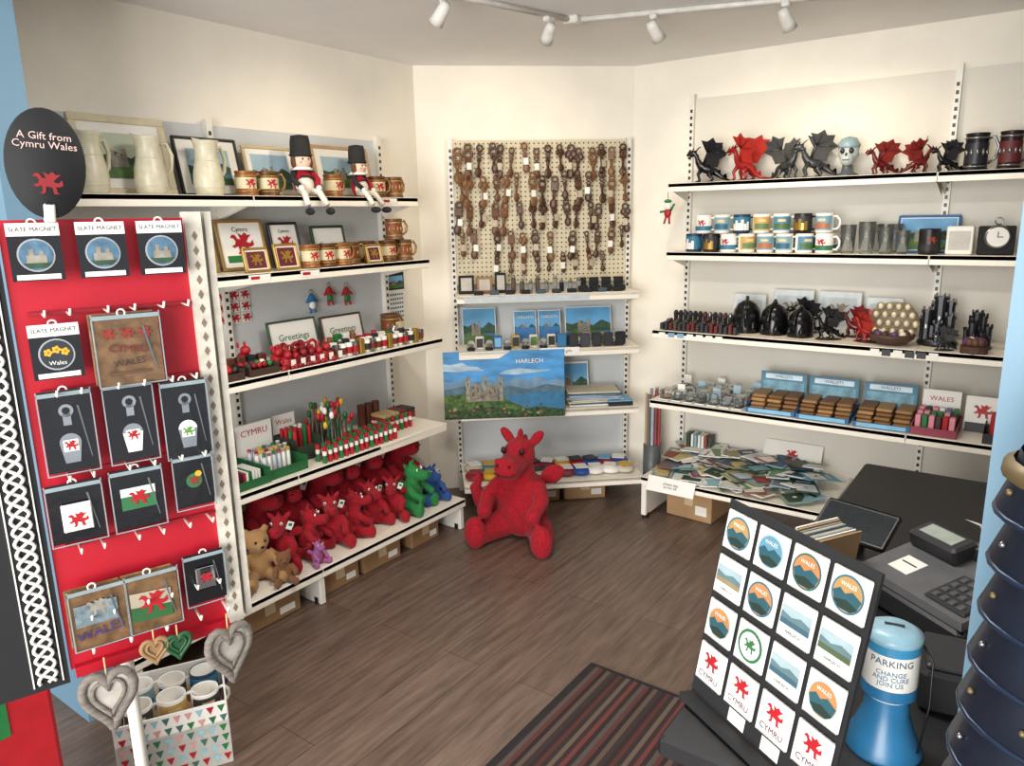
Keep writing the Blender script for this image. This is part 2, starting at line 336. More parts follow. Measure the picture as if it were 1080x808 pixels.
# ------------------------------------------------ hatted dolls
def doll():
    g=G(); f=M('dcbfa6',.8); LG=M('d8d2c6',.8)
    g.ell(0,0,.055,.036,.03,.055,PRED); g.ell(0,-.005,.125,.032,.03,.032,f)
    g.lathe([(0,.135),(.036,.138),(.042,.145),(.037,.15),(.035,.19),(.031,.21),(0,.215)],BLKM,seg=16)
    g.lathe([(.036,.098),(.045,.092),(.03,.104)],PAPER,seg=14)
    for s in(-1,1):
        g.tube([(s*.018,-.01,.02),(s*.03,-.06,.015),(s*.038,-.095,-.03)],[.014,.012,.010],LG); g.ell(s*.040,-.108,-.052,.013,.024,.013,BLKM)
        g.tube([(s*.03,0,.09),(s*.05,-.02,.06),(s*.035,-.045,.035)],[.013,.011,.009],PRED if s>0 else BLKM); g.ell(s*.035,-.05,.03,.01,.01,.01,PAPER)
        g.ell(s*.012,-.034,.13,.003,.003,.004,BLK,seg=6,rg=4); g.ell(s*.017,-.030,.119,.005,.004,.004,PINK,seg=6,rg=4)
        g.ell(s*.033,-.004,.12,.008,.014,.022,M('5a3a22',.9),seg=8,rg=5)
    g.ell(0,-.036,.124,.004,.005,.004,f); g.ell(0,-.012,.04,.034,.03,.035,LG); g.box(0,-.0315,.07,.05,.004,.007,BLKM)
    return g.data('doll')
D=doll(); put(D,'guardsman_doll',at(FL,2.15,.235,1.701,-10,1.2)); put(D,'guardsman_doll',at(FL,2.47,.235,1.701,12,1.1))
# ------------------------------------------------ left shelf goods
def lean(me,name,F,s,d,z,rz=0,rx=-12): put(me,name,F@T(s,-d,z,rz,rx))
PALE=M('9ab4c2',.6,0,.15,9); WARMSK=M('b8bea8',.6,0,.15,9)
lean(frame(.20,.24,WHITE,.01,kind=2),'picture_frame',FL,1.14,.12,1.701)
lean(frame(.35,.29,M('cdc1a2'),.028,kind=0,mw=.035,sky=WARMSK),'picture_frame',FL,1.46,.13,1.701)
lean(frame(.28,.235,BLK,.012,kind=0,mw=.035,sky=PALE),'picture_frame',FL,1.79,.14,1.701)
lean(frame(.26,.22,M('bfae84'),.014,kind=0,mw=.022,sky=PALE),'picture_frame',FL,2.09,.13,1.701)
lean(frame(.35,.245,M('b0906a'),.016,kind=0,mw=.035,sky=PALE),'picture_frame',FL,2.50,.13,1.701)
J=jug(M('cbc4aa',.35,0,.08,40,0,.15),.205)
for s,rz in ((1.28,20),(1.49,0),(1.72,10)): put(J,'ceramic_jug',at(FL,s,.21,1.701,rz))
CRM=M('cbbd98',.5)
TK=tankard(BRASS,M('a87840',.35,.5),CRM,.1,logo=RED); TK2=tankard(M('5e3a20',.4,.3),M('8f6c34',.4,.5),CRM,.1,logo=RED); TK3=tankard(M('6e4e34',.4,.3),M('a08048',.4,.5),M('7a3a24'),.1)
for s,d,t in ((1.885,.21,TK),(1.985,.22,TK2),(2.33,.22,TK),(2.60,.22,TK2),(2.715,.22,TK3)): put(t,'tankard',at(FL,s,d,1.701,R(-20,20)))
lean(frame(.16,.21,M('8a6a30'),.014,kind=1,mw=.01),'picture_frame',FL,1.70,.13,1.401)
lean(frame(.23,.215,M('8a6a34'),.014,mw=.02,kind=1),'picture_frame',FL,1.91,.13,1.401)
lean(frame(.16,.20,BLK,.012,kind=1,mw=.01),'picture_frame',FL,2.13,.13,1.401)
lean(frame(.20,.18,M('1a3a20'),.012,kind=2,mw=.015),'picture_frame',FL,2.38,.13,1.401)
lean(frame(.12,.10,GOLD,.01,kind=3,mw=.006),'souvenir_plaque',FL,1.85,.29,1.401)
lean(frame(.12,.11,GOLD,.01,kind=3,mw=.006),'souvenir_plaque',FL,2.0,.29,1.401)
lean(frame(.10,.09,GOLD,.01,kind=3,mw=.006),'souvenir_plaque',FL,2.46,.33,1.401)
for s,d,zz,t in ((2.12,.28,0,TK),(2.21,.28,0,TK2),(2.30,.28,0,TK),(2.39,.24,0,TK3),(2.60,.27,0,TK2),(2.71,.27,0,TK3),(2.65,.27,.102,TK3),(2.51,.22,0,TK2)): put(t,'tankard',at(FL,s,d,1.401+zz,R(-20,20)))
lean(frame(.27,.16,M('2a4a30'),.01,kind=2),'picture_frame',FL,2.13,.13,1.006)
lean(frame(.26,.15,M('3a3020'),.01,kind=2),'picture_frame',FL,2.42,.13,1.006)
put(TK3,'tankard',at(FL,2.70,.16,1.006,0,1.2))
g=G(FL)
cols=[RED,GREEN,PAPER,GOLD,M('8a1018'),BLKM,DK]
def minidragon(g,s,d,z,k,c=RED):
    g.ell(s,-d,z+.024*k,.022*k,.022*k,.025*k,c,seg=10,rg=6); g.ell(s,-d-.014*k,z+.055*k,.015*k,.018*k,.014*k,c,seg=8,rg=5)
    for q in(-1,1): g.tube([(s+q*.014*k,-d,z+.012*k),(s+q*.028*k,-d-.03*k,z+.009*k)],.009*k,c,seg=6); g.ell(s+q*.012*k,-d+.006*k,z+.07*k,.005*k,.005*k,.01*k,c,seg=6,rg=4); g.tube([(s+q*.015*k,-d,z+.035*k),(s+q*.028*k,-d-.015*k,z+.03*k)],.006*k,c,seg=5)
BK=M('3a2618',.8,0,.3,60)
for s in (1.60,1.76):
    tray(g,s,.34,1.006,.13,.12,.04,BK)
    for k in range(10): g.ell(s-.05+(k%5)*.025,-.31-(k//5)*.05,1.04,.014,.014,.014,random.choice([RED,DK,GREEN,PAPER,M('7a1018')]),seg=8,rg=5)
for k in range(3): minidragon(g,1.54+k*.13,.20,1.006,R(1.2,1.7),random.choice([RED,M('8a1018')]))
for k in range(11): minidragon(g,1.87+(k%6)*.040,.385-(k//6)*.06,1.006,R(.9,1.3),random.choice([RED,M('7a0c16'),M('9a0f1a')]))
for k in range(5): g.ring(1.90+k*.045,-.30+.02*(k%2),1.07,.022,.007,random.choice([RED,M('7a1018')]),axis='x' if k%2 else 'y')
for k in range(6): g.box(1.89+k*.05,-.41,1.03,.022,.002,.03,PAPER)
for r in range(2):
    for k in range(16):
        s=2.14+k*.036; d=.385-r*.06; c=random.choice([RED,GREEN,DK,M('6a2a1a')])
        if s>2.72: continue
        if (k+r)%5==4: g.rbox(s,-d,1.006+.035,.028,.028,.07,random.choice([DK,GOLD,GREEN]),r=.003); continue
        g.lathe([(0,1.006),(.014,1.006),(.017,1.065),(.015,1.065),(.012,1.012),(0,1.012)],PAPER if (k+r)%3 else GLASS,T(s,-d),12); g.lathe([(.0158,1.02),(.0172,1.05)],c,T(s,-d),12)
for k in range(11):
    s=2.22+k*.046; hh=R(.05,.09)
    if k%3==0: g.lathe([(0,0),(.016,0),(.02,hh*.6),(.012,hh*.8),(.014,hh),(0,hh)],random.choice([M('7a4a2a'),STEEL,RED]),T(s,-.25,1.006),12)
    else: g.rbox(s,-.25,1.006+hh/2,.036,.03,hh,random.choice([DK,RED,PAPER,GOLD,GREEN,M('c8b890')]),r=.003); g.disc(s,1.006+hh*.6,.01,-.2656,random.choice(cols),n=10)
for k in range(8):
    s=1.5+k*.05; g.rbox(s,-.25,1.035,.036,.03,.06,random.choice([BLKM,GREEN,PAPER,M('5a2a1a')]),r=.003)
g.obj('souvenir_trinkets')
g=G(FL)
for k in range(9):
    s=1.84+(k%3)*.055; zz=1.19+.05*(k//3); dragon2d(g,s,zz,.022,-.033,RED); g.box(s,-.028,zz,.05,.002,.045,PAPER)
g.obj('dragon_magnet_cards')
g=G(FL)
for s,zz,c in ((2.31,1.235,M('1c6a9a')),(2.42,1.26,RED),(2.53,1.25,RED)):
    g.ring(s,-.035,zz+.035,.01,.002,SILV); g.ell(s,-.035,zz,.02,.012,.025,c); g.ell(s,-.04,zz-.03,.017,.012,.02,GREEN if c is RED else PAPER)
    for q in(-1,1): g.tube([(s+q*.01,-.035,zz-.04),(s+q*.015,-.045,zz-.065)],.006,c,seg=6); g.tube([(s+q*.015,-.035,zz+.005),(s+q*.034,-.04,zz-.015)],.005,c,seg=6)
g.obj('hanging_mascot_charms')
g=G(FL); g.box(2.90,-.006,1.19,.15,.006,.27,PAPER); g.q(2.83,1.225,2.97,1.32,-.0095,NAVY); landscape(g,2.84,1.235,2.96,1.30,-.011)
for r in range(6):
    for c in range(7): g.q(2.842+c*.017,1.075+r*.024,2.853+c*.017,1.085+r*.024,-.011,M('3a5a8a'))
g.ring(2.90,-.01,1.335,.01,.002,BLK); g.obj('hanging_calendar')
g=G(FL)
z=.561; DG=M('1a5a30',.5)
tray(g,1.64,.29,z,.20,.22,.05,DG); tray(g,1.84,.27,z,.19,.24,.06,DG)
for k in range(12): g.box(1.56+k*.014,-.3,z+.03,.01,.12,.05,random.choice([PAPER,RED,GREEN,DK]))
g.box(1.64,-.18,z+.1,.18,.004,.15,M('5a6a72')); g.box(1.84,-.16,z+.11,.18,.004,.16,PAPER); g.text('CYMRU',.04,RED,1.84,-.164,z+.15); 
for k in range(20): g.cyl(1.77+(k%7)*.024,-.22-(k//7)*.05,z+.005,.009,.075+R(0,.02),random.choice([PAPER,PAPER,M('c9cfd6')]),seg=8); g.cyl(1.77+(k%7)*.024,-.22-(k//7)*.05,z+.082,.009,.015,random.choice([RED,GREEN,YEL]),seg=8)
g.obj('novelty_trays')
g=G(FL)
tray(g,2.02,.22,z,.13,.16,.1,M('2a3a2a')); g.box(2.02,-.13,z+.12,.12,.004,.13,PAPER); g.text('Wales',.035,RED,2.02,-.133,z+.15)
for k in range(16): g.cyl(1.97+(k%5)*.025,-.18-(k//5)*.03,z+.005,.009,.13,random.choice([PAPER,RED,GREEN]),seg=8)
for k in range(36):
    s=2.13+(k%9)*.02; d=.15+(k//9)*.045; h=R(.11,.21); c=random.choice([DG,M('8a1a20'),DG,DK,M('1a4a2a')]); g.tube([(s,-d,z+.0),(s+R(-.012,.012),-d+R(-.01,.01),z+h)],.0035,c,seg=6); g.ell(s,-d,z+h,.011,.011,.018,random.choice([RED,RED,DG,YEL,PAPER]),seg=8,rg=5)
g.obj('novelty_pencils')
g=G(FL)
for r in range(3):
    for k in range(15):
        s=2.02+k*.031; d=.40-r*.045; 
        if r==2: s+=.2
        if s>2.72: continue
        g.cyl(s,-d,z,.0105,.035,RED if k%3 else GREEN,seg=10); g.cyl(s,-d,z+.035,.0095,.02,PAPER,seg=10); g.cyl(s,-d,z+.055,.0105,.02,GREEN if k%2 else RED,seg=10)
g.obj('lip_balm_row')
g=G(FL)
for k in range(4):
    for j in range(4): g.rbox(2.56+k*.058,-.2,z+.01+j*.018,.05,.1,.016,random.choice([M('8a2a2a'),PAPER,M('b8a070'),KRAFT,M('6a2a20'),DK]),r=.002)
for k in range(3): g.cyl(2.5+k*.05,-.12,z,.02,.12,random.choice([M('5a2a1a'),STEEL,RED]),seg=14)
g.obj('boxed_souvenirs')
def carton(w,d,h,m=CRD):
    g=G(); g.rbox(0,0,h/2,w,d,h,m,r=.004); g.q(-.025,h*.45,.025,h-.002,-d/2-.0012,M('c9b48c',.3)); g.box(0,0,h+.0006,.05,d,.001,M('c9b48c',.3)); g.q(w*.15,h*.2,w*.4,h*.5,-d/2-.001,PAPER); g.box(0,0,h+.001,w*.98,.002,.001,CRD2); return g.data('carton')
for s,w in ((1.62,.3),(1.99,.22),(2.25,.24),(2.55,.2)): put(carton(w,.40,.10,CRD2),'cardboard_box',at(FL,s,.28,.001))
for s,w in ((.42,.18),(.63,.2),(.88,.24)): put(carton(w,.26,.12,CRD),'cardboard_box',at(FM,s,.17,.001))
put(carton(.26,.24,.17),'cardboard_box',at(FR,-1.42,.28,.001,-4))
# ------------------------------------------------ middle unit goods
g=G(FM)
def spoon(g,x,z,h,m,y=-.085,tag=False):
    X=T(x,y,z,R(-25,25),0,R(-6,6)); k=h/.135; 
    g.tube([(0,.03,.0),(0,-.004,.0),(0,-.006,.008)],.0018,STEEL,X,6)
    g.ring(0,0,-.012*k,.013*k,.0046*k,m,X)
    t=random.choice([0,1,2,3])
    if t==0:
        g.ell(-.011*k,0,-.036*k,.015*k,.006,.017*k,m,X,8,6,ry=25); g.ell(.011*k,0,-.036*k,.015*k,.006,.017*k,m,X,8,6,ry=-25); g.ell(0,0,-.05*k,.012*k,.006,.014*k,m,X,8,6)
    elif t==1: g.ring(0,0,-.038*k,.017*k,.006*k,m,X); g.ring(0,0,-.062*k,.012*k,.005*k,m,X,10)
    elif t==2:
        for s in(-1,1): g.tube([(s*.012*k,0,-.022*k),(-s*.012*k,0,-.036*k),(s*.012*k,0,-.05*k),(-s*.009*k,0,-.066*k)],.0048*k,m,X,6)
    else:
        g.rbox(0,0,-.04*k,.032*k,.008,.042*k,m,X,.004); g.ring(0,-.006,-.04*k,.009*k,.002*k,M('7a5030'),X,10)
    g.tube([(0,0,-.055*k),(0,0,-.1*k)],[.008*k,.005*k],m,X,6); g.ell(0,-.002,-.116*k,.017*k,.007,.023*k,m,X,10,6)
    if tag: g.box(R(-.01,.014),-.014,-.085*k,.026,.001,.036,PAPER if R(0,1)<.4 else M('b8aa90'),X)
W2=M('4a2d1c',.4,0,.3,30); W3=M('76502f',.45,0,.3,30)
for r,(zz,n) in enumerate(((1.98,16),(1.83,15),(1.68,15),(1.53,14),(1.40,9))):
    for k in range(n):
        if r==3 and k%6==2: continue
        x=.22+k*.92/(n-1)+R(-.012,.012)
        if r==4: x=.42+k*.075
        spoon(g,x,zz+R(-.02,.012),(R(.14,.18) if r<3 else R(.12,.16)) if r<4 else .11,random.choice([WOOD,W2,W3,W2]),-.085-.012*(r%2),tag=random.random()<(.25 if r<2 else .4))
g.obj('love_spoons_on_hooks')
z=1.191; g=G(FM)
for k,(s,w,h) in enumerate(((.24,.085,.10),(.34,.085,.09),(.43,.06,.11))): g.rbox(s,-.17,z+h/2,w,.03,h,BLKM if k!=1 else CRD2,T(s,-.17,z,0,-10)@T(-s,.17,-z),.003); g.q(s-w*.35,z+.015,s+w*.35,z+h-.015,-.187,M('b0aaa0'),T(s,-.17,z,0,-10)@T(-s,.17,-z))
for k in range(9):
    s=.50+k*.045; h=R(.045,.08); g.cyl(s,-.18-.02*(k%3),z,.013,h,random.choice([M('5a4a3a'),BLK,M('8a8478')]),seg=10); g.ell(s,-.18-.02*(k%3),z+h+.008,.011,.011,.011,SILV,seg=8,rg=5)
for k in range(4): g.rbox(.88+k*.07,-.22,z+.018,.055,.06,.03,BLKM,r=.004); g.rbox(.88+k*.07,-.19,z+.05,.055,.006,.05,BLKM,r=.003)
for k in range(10): g.rbox(.3+k*.085,-.27,z+.012,.05,.025,.022,random.choice([DK,BLKM,M('3a4a5a')]),r=.003)
g.obj('gift_jewellery_cases')
z=.891
SK2=M('5a9cc8',.5,0,.2,8)
for s,w,h,d in ((.31,.19,.21,.1),(.57,.13,.19,.13),(.71,.13,.19,.13),(.94,.27,.20,.11)):
    q=G(); q.box(0,0,h/2,w,.006,h,PAPER); landscape(q,-w/2+.004,.004,w/2-.004,h-.004,-.004,sky=SK2); 
    if w<.15: q.q(-w/2+.008,.01,w/2-.008,h*.5,-.008,M('2f6fa8')); q.text('HARLECH',.022,PAPER,0,-.009,h*.8)
    q.obj('souvenir_print',FM@T(s,-d,z,0,-10))
g=G(FM)
for k in range(18):
    s=.25+k*.05; 
    if k%2: g.rbox(s,-.23,z+.035,.045,.03,.07,random.choice([M('b89a50'),M('2f5f8a'),DK,M('d8d0c0')]),r=.003); g.q(s-.018,z+.01,s+.018,z+.06,-.247,random.choice([SKY,HILL,ORG,DK]))
    else: g.cyl(s,-.27,z,.022,.014,BLK,seg=14); g.ell(s,-.27,z+.034,.022,.022,.024,GLASS,seg=12,rg=8); g.ell(s,-.27,z+.026,.012,.012,.012,STONE,seg=8,rg=5)
for k in range(6): g.rbox(.75+k*.065,-.29,z+.04,.05,.02,.075,random.choice([DK,BLKM,SEA,M('3a3a44')]),r=.003)
g.q(.62,.86,.84,.90,-.334,PAPER); g.text('HARLECH gifts',.022,DK,.73,-.335,.88)
g.obj('miniature_keepsakes')
g=G(FM); X=T(.42,-.36,.525,-3,-5)
w,h=.66,.37
def P2(m,pts,y): g.poly([(-w/2+a*w,b*h) for a,b in pts],y,m,X)
P2(M('3f86bc',.5,0,.35,7,0,0,0,0,(1,1,3)),[(0,0),(1,0),(1,1),(0,1)],0)
P2(M('a4bccb',.5,0,.3,12,0,0,0,0,(1,1,4)),[(.0,.72),(.12,.7),(.2,.72),(.34,.71),(.28,.77),(.2,.79),(.16,.84),(.06,.81),(0,.83)],-.0004)
P2(M('98b4c6',.5,0,.3,12,0,0,0,0,(1,1,4)),[(.45,.66),(.6,.64),(.8,.67),(.9,.70),(.74,.71),(.62,.74),(.5,.70)],-.0004)
P2(M('66849c',.6,0,.25,14),[(0,0),(1,0),(1,.52),(.93,.57),(.86,.52),(.78,.62),(.70,.55),(.6,.6),(.5,.52),(.38,.58),(.28,.52),(.15,.6),(.07,.54),(0,.57)],-.001)
P2(M('456474',.6,0,.4,20),[(0,0),(1,0),(1,.44),(.85,.49),(.7,.42),(.55,.48),(.4,.42),(.2,.5),(0,.44)],-.0015)
P2(M('27688f',.5,0,.3,30),[(.5,0),(1,0),(1,.36),(.8,.38),(.6,.35),(.5,.3)],-.002)
P2(M('46602f',.8,0,.8,40),[(0,0),(.75,0),(.66,.16),(.55,.24),(.45,.34),(.2,.38),(0,.36)],-.0025)
P2(M('2f4826',.8,0,.9,60),[(0,0),(1,0),(1,.1),(.8,.16),(.6,.12),(.4,.18),(.15,.12),(0,.2)],-.003)
for k in range(40): P2(random.choice([M('96523a'),M('7a4630'),M('a0947f'),M('98704c'),M('2a3f24'),M('5a6e44')]),[(lambda a,b,c:[(a,b),(a+c,b),(a+c*.85,b+c*1.2),(a+c*.15,b+c*1.2)])(R(.02,.85),R(.02,.2),R(.012,.028))][0],-.0034-.00006*k)
for a,t,b in ((.2,.035,.60),(.28,.05,.52),(.34,.028,.62),(.42,.045,.50),(.47,.03,.60),(.24,.06,.46),(.38,.07,.47),(.31,.1,.42)):
    mm=M('8f8674' if t<.04 else '7d7566',.8,0,.5,50)
    g.q(-w/2+(a-t/2)*w,.26*h,-w/2+(a+t/2)*w,b*h,-.0062-t*.002,mm,X)
    for c in (-1,0,1): g.q(-w/2+(a+c*t*.38-t*.09)*w,b*h,-w/2+(a+c*t*.38+t*.09)*w,(b+.03)*h,-.0062,mm,X)
    g.q(-w/2+(a-.004)*w,(b-.12)*h,-w/2+(a+.004)*w,(b-.06)*h,-.0068,DK,X)
g.text('HARLECH',.034,PAPER,.14,-.006,.31,X); g.box(0,.003,h/2,w,.004,h,PAPER,X)
g.obj('castle_landscape_print')
g=G(FM); z=.551
for k in range(9): g.rbox(.94+R(-.02,.02),-.2,z+.006+k*.009,.3,.2,.008,random.choice([PAPER,M('9aa8b8'),M('3a5a70'),DK,M('c9c0a8')]),T(.92,-.2,0,R(-6,6))@T(-.92,.2,0),.002)
for k in range(5): g.box(1.08,-.24,z+.004+k*.006,.14,.16,.005,random.choice([PAPER,SKY,DK]))
X=T(.84,-.12,z,0,-10); g.box(0,0,.11,.2,.004,.22,PAPER,X); landscape(g,-.095,.01,.095,.21,-.003,X,sky=SK2)
g.obj('greeting_card_stack')
g=G(FM); z=.171
for k in range(22):
    s=.25+(k%11)*.085; d=.2 if k<11 else .34
    g.ell(s,-d,z+.022,.06,.07,.022,random.choice([RED,M('8a1a24'),YEL,M('1c4a9a'),PAPER,M('7a2a3a'),M('3a7a8a'),M('c8c0b0')]),seg=12,rg=6,rz=R(-20,20)); g.box(s,-d,z+.046,.07,.08,.003,random.choice([PAPER,M('c8a040'),M('8a2a2a'),SKY,DK]),T(s,-d,0,R(-20,20))@T(-s,d,0))
g.obj('folded_flags')
g=G(FM)
for k in range(12): g.cyl(1.235+(k%4)*.02,-.30-(k//4)*.025,.05,.009,.55+R(-.04,.05),random.choice([M('8a8a88'),STEEL,M('6a5a4a'),M('9ab0c0'),WOODL,M('8a3a3a')]),seg=8)
g.lathe([(0,0),(.05,0),(.05,.32),(.045,.32),(.045,.02)],M('55585a',.4),T(1.265,-.325),16)
g.obj('poster_tubes_bin')
# ------------------------------------------------ dragon figurines (side on, head -X)
def dragonfig(c,w):
    g=G()
    sp=[(.15,.02,.012),(.12,-.02,.014),(.085,-.02,.03),(.05,0,.06),(.01,0,.078),(-.03,0,.09),(-.052,0,.12),(-.06,0,.15),(-.075,0,.172),(-.098,0,.168),(-.118,0,.158)]
    g.tube(sp,[.002,.006,.011,.02,.029,.027,.017,.012,.016,.012,.006],c,seg=10)
    g.tube([(-.078,0,.162),(-.1,0,.148),(-.112,0,.143)],[.008,.006,.003],c,seg=6)
    for s in(-1,1):
        g.tube([(-.03,s*.018,.085),(-.05,s*.03,.05),(-.04,s*.032,.02),(-.05,s*.034,.006)],[.014,.009,.007,.008],c,seg=7); g.ell(-.058,s*.034,.006,.013,.009,.006,c,seg=8,rg=5)
        g.tube([(.03,s*.018,.065),(.012,s*.036,.045),(.035,s*.036,.022),(.02,s*.036,.006)],[.019,.014,.008,.008],c,seg=7); g.ell(.012,s*.036,.006,.015,.01,.006,c,seg=8,rg=5)
        g.tube([(-.068,s*.008,.18),(-.05,s*.014,.2),(-.038,s*.016,.205)],[.004,.003,.001],c,seg=5)
        root=(-.02,s*.015,.105); el=(.0,s*.05,.17); tips=[(-.035,s*.075,.235),(.03,s*.1,.245),(.085,s*.095,.215),(.11,s*.07,.16),(.06,s*.02,.09)]
        g.tube([root,el],[.008,.005],c,seg=6)
        vs=[el]; 
        for i,t in enumerate(tips):
            vs.append(t)
            if i<4:
                n=tips[i+1]; mid=[(t[k]+n[k])/2*.8+el[k]*.2 for k in range(3)]; vs.append(tuple(mid)); 
            if i<4: g.tube([el,((el[0]+t[0])/2,(el[1]+t[1])/2+s*.006,(el[2]+t[2])/2),t],[.004,.003,.001],c,seg=5)
        vs.append(root)
        nf=[(0,i,i+1) for i in range(1,len(vs)-1)]
        g.add(vs,nf,w)
        g.add([(a,b+s*.0012,c_) for a,b,c_ in vs],[f[::-1] for f in nf],w)
    for k in range(9):
        p=sp[k+1]; q=sp[k+2] if k+2<len(sp) else p
        g.add([(p[0]-.004,p[1],p[2]+.006),(q[0],q[1],q[2]+.008),((p[0]+q[0])/2+.008,p[1],(p[2]+q[2])/2+.03)],[(0,1,2),(2,1,0)],c)
    g.ell(.01,0,.003,.1,.055,.008,M('2a2622',.6),seg=14,rg=6)
    return g.data('dragonfig')
FB=dragonfig(M('141418',.25,.2),M('1d1d24',.35,.2)); FRd=dragonfig(M('8a1414',.3,.1),M('a82018',.4)); FS=dragonfig(M('404244',.3,.5),M('505254',.35,.4)); FDR=dragonfig(M('5a1014',.3,.1),M('7a1414',.4))
def dput(me,s,d,z,rz,sc): put(me,'dragon_figurine',at(FR,s,d,z,rz,sc))
z=1.751
dput(FB,-1.49,.16,z,20,.88); dput(FRd,-1.29,.17,z,-15,.92); dput(FS,-1.09,.17,z,160,.82); dput(FS,-.96,.17,z,20,.86)
dput(FDR,-.67,.17,z,30,.62); dput(FDR,-.52,.18,z,-160,.6); dput(FB,-.415,.18,z,20,.55)
g=G(); BS=M('a8b0b0',.35); g.lathe([(0,0),(.045,0),(.045,.01),(.025,.02),(.02,.05)],M('4a5258',.4),seg=16); g.ell(0,0,.105,.042,.036,.052,BS); g.ell(0,-.02,.075,.028,.025,.03,BS); g.lathe([(.044,.12),(.046,.128),(.03,.155),(0,.165)],M('7f98a0',.35),seg=16)
for s in(-1,1): g.ell(s*.017,-.032,.105,.01,.008,.012,BLK)
g.ell(0,-.04,.088,.005,.005,.008,BLK); g.box(0,-.043,.068,.026,.003,.004,DK); g.obj('skull_bust',at(FR,-.815,.16,z,0,1.1))
g=G(); g.tube([(-.02,0,.08),(.03,0,.24)],[.004,.002],STEEL,seg=6); g.tube([(-.03,0,.12),(.01,0,.105)],.004,GOLD,seg=6); g.obj('miniature_sword',at(FR,-.53,.13,z-.079))
TB=tankard(M('1c1c1e',.35,.4),SILV,M('2c2c30',.4,.4),.155,.045); TB2=tankard(M('2a1416',.35,.3),SILV,M('5a1a1a'),.155,.042)
put(TB,'tankard',at(FR,-.31,.16,z,10)); put(TB2,'tankard',at(FR,-.19,.16,z,0)); put(TB,'tankard',at(FR,-.06,.16,z,0))
z=1.406; cs=[(M('16304a'),M('2f6f8a'),PAPER,0),(BLK,M('2a2a30'),GOLD,0),(PAPER,M('2f6f8a'),RED,2),(PAPER,M('c09a58'),M('5a7a50'),1),(PAPER,M('6f98a8'),M('a8684a'),1),(PAPER,M('7fa0a8'),M('2f5f7a'),1),(PAPER,M('4f7f9a'),M('4a6a3a'),1),(PAPER,M('2a6a48'),RED,2)]
MG=[mug(a,b,PAPER,logo=c,pic=p) for a,b,c,p in cs]
for k in range(8): put(MG[k%8],'coffee_mug',at(FR,-1.52+k*.092,.225,z,R(-30,50)))
for k in range(7): put(MG[(k*3+2)%8],'coffee_mug',at(FR,-1.47+k*.098,.225,z+.0935,R(-30,40)))
for k in range(7): put(MG[(k+4)%8],'coffee_mug',at(FR,-1.48+k*.1,.11,z,R(-40,40)))
TG=tumbler(.13,.035)
for s,d,zz,sc in ((-.78,.2,0,1),(-.70,.2,0,1.1),(-.62,.2,0,.9),(-.55,.2,0,.8),(-.68,.11,0,1),(-.6,.11,0,1)): put(TG,'glass_tumbler',at(FR,s,d,z,0,sc))
lean(frame(.25,.17,M('2f6fa8'),.01,kind=0,mw=.005),'picture_frame',FR,-.47,.1,z)
put(mug(BLK,M('222226'),BLK,h=.11,r=.042,logo=M('8a3a2a'),pic=2),'coffee_mug',at(FR,-.445,.21,z,20))
g=G(); g.rbox(0,0,.06,.1,.05,.12,PAPER,r=.004); g.q(-.04,.02,.04,.1,-.0262,M('b8b4ac')); g.obj('gift_box',at(FR,-.33,.2,z))
g=G(); g.rbox(0,.0,.06,.13,.05,.12,BLKM,r=.004); g.lathe([(0,-.01),(.046,-.01),(.05,0),(.046,.01),(0,.01)],SILV,T(0,-.03,.075,0,90),24); g.lathe([(0,.0105),(.04,.0105)],PAPER,T(0,-.03,.075,0,90),24); g.box(0,-.0415,.085,.003,.001,.025,BLK); g.box(.01,-.0415,.075,.02,.001,.003,BLK); g.ring(0,-.03,.14,.014,.003,SILV); g.obj('pocket_watch_in_case',at(FR,-.20,.19,z,10))
put(TB,'tankard',at(FR,-.06,.19,z))
z=1.016
def helmet():
    g=G(); a=M('0f0f12',.22,.3)
    g.lathe([(.07,0),(.072,.02),(.068,.07),(.062,.11),(.045,.14),(.02,.155),(0,.16)],a,T(s=(1,1.05,1)),20)
    for s in(-1,1): g.ell(s*.028,-.062,.085,.017,.012,.012,M('050505',.8),rz=s*20); g.ell(s*.035,-.05,.03,.02,.03,.03,a)
    g.tube([(0,-.07,.03),(0,-.085,.08),(0,-.06,.14),(0,0,.17),(0,.06,.12)],[.006,.009,.006,.01,.004],a); return g.data('helmet')
H=helmet(); put(H,'gothic_helmet_ornament',at(FR,-1.21,.27,z,15)); put(H,'gothic_helmet_ornament',at(FR,-1.07,.28,z,-5,.95)); put(H,'gothic_helmet_ornament',at(FR,-.94,.3,z,-10,.85))
dput(FB,-.81,.33,z,30,.62); dput(FB,-.96,.18,z,30,.7); dput(FRd,-.65,.32,z,-20,.6); dput(FDR,-.72,.2,z,0,.6)
for s,w,h in ((-1.26,.17,.17),(-1.04,.2,.2),(-.82,.2,.2),(-.62,.16,.18)):
    q=G(); q.rbox(0,0,h/2,w,.012,h,M('cfd4d2',.2),r=.003); q.q(-w/2+.02,.03,w/2-.02,h-.03,-.0065,M('b8c0c0')); dragon2d(q,0,h/2,.05,-.0075,M('8a7a6a')); q.obj('etched_plaque',FR@T(s,-.1,z,0,-8))
g=G(); 
for k in range(34):
    s=-1.60+(k%17)*.024; d=.40 if k<17 else .32; g.rbox(s,-d,z+.02,.018,.05,.035+.02*(k%2),random.choice([BLKM,DK,M('5a1a1a'),M('4a3a2a')]),r=.003); 
for k in range(14): g.ell(-1.6+k*.027,-.24,z+.065,.013,.018,.02,random.choice([DK,M('4a2020'),SILV,BLKM]),seg=8,rg=5); g.cyl(-1.6+k*.027,-.24,z,.012,.06,BLKM,seg=8)
for k in range(7): g.q(-1.6+k*.05,z-.03,-1.565+k*.05,z-.008,-.452,random.choice([PAPER,M('7aa0c0')]))
g.obj('gothic_keyring_boxes',FR)
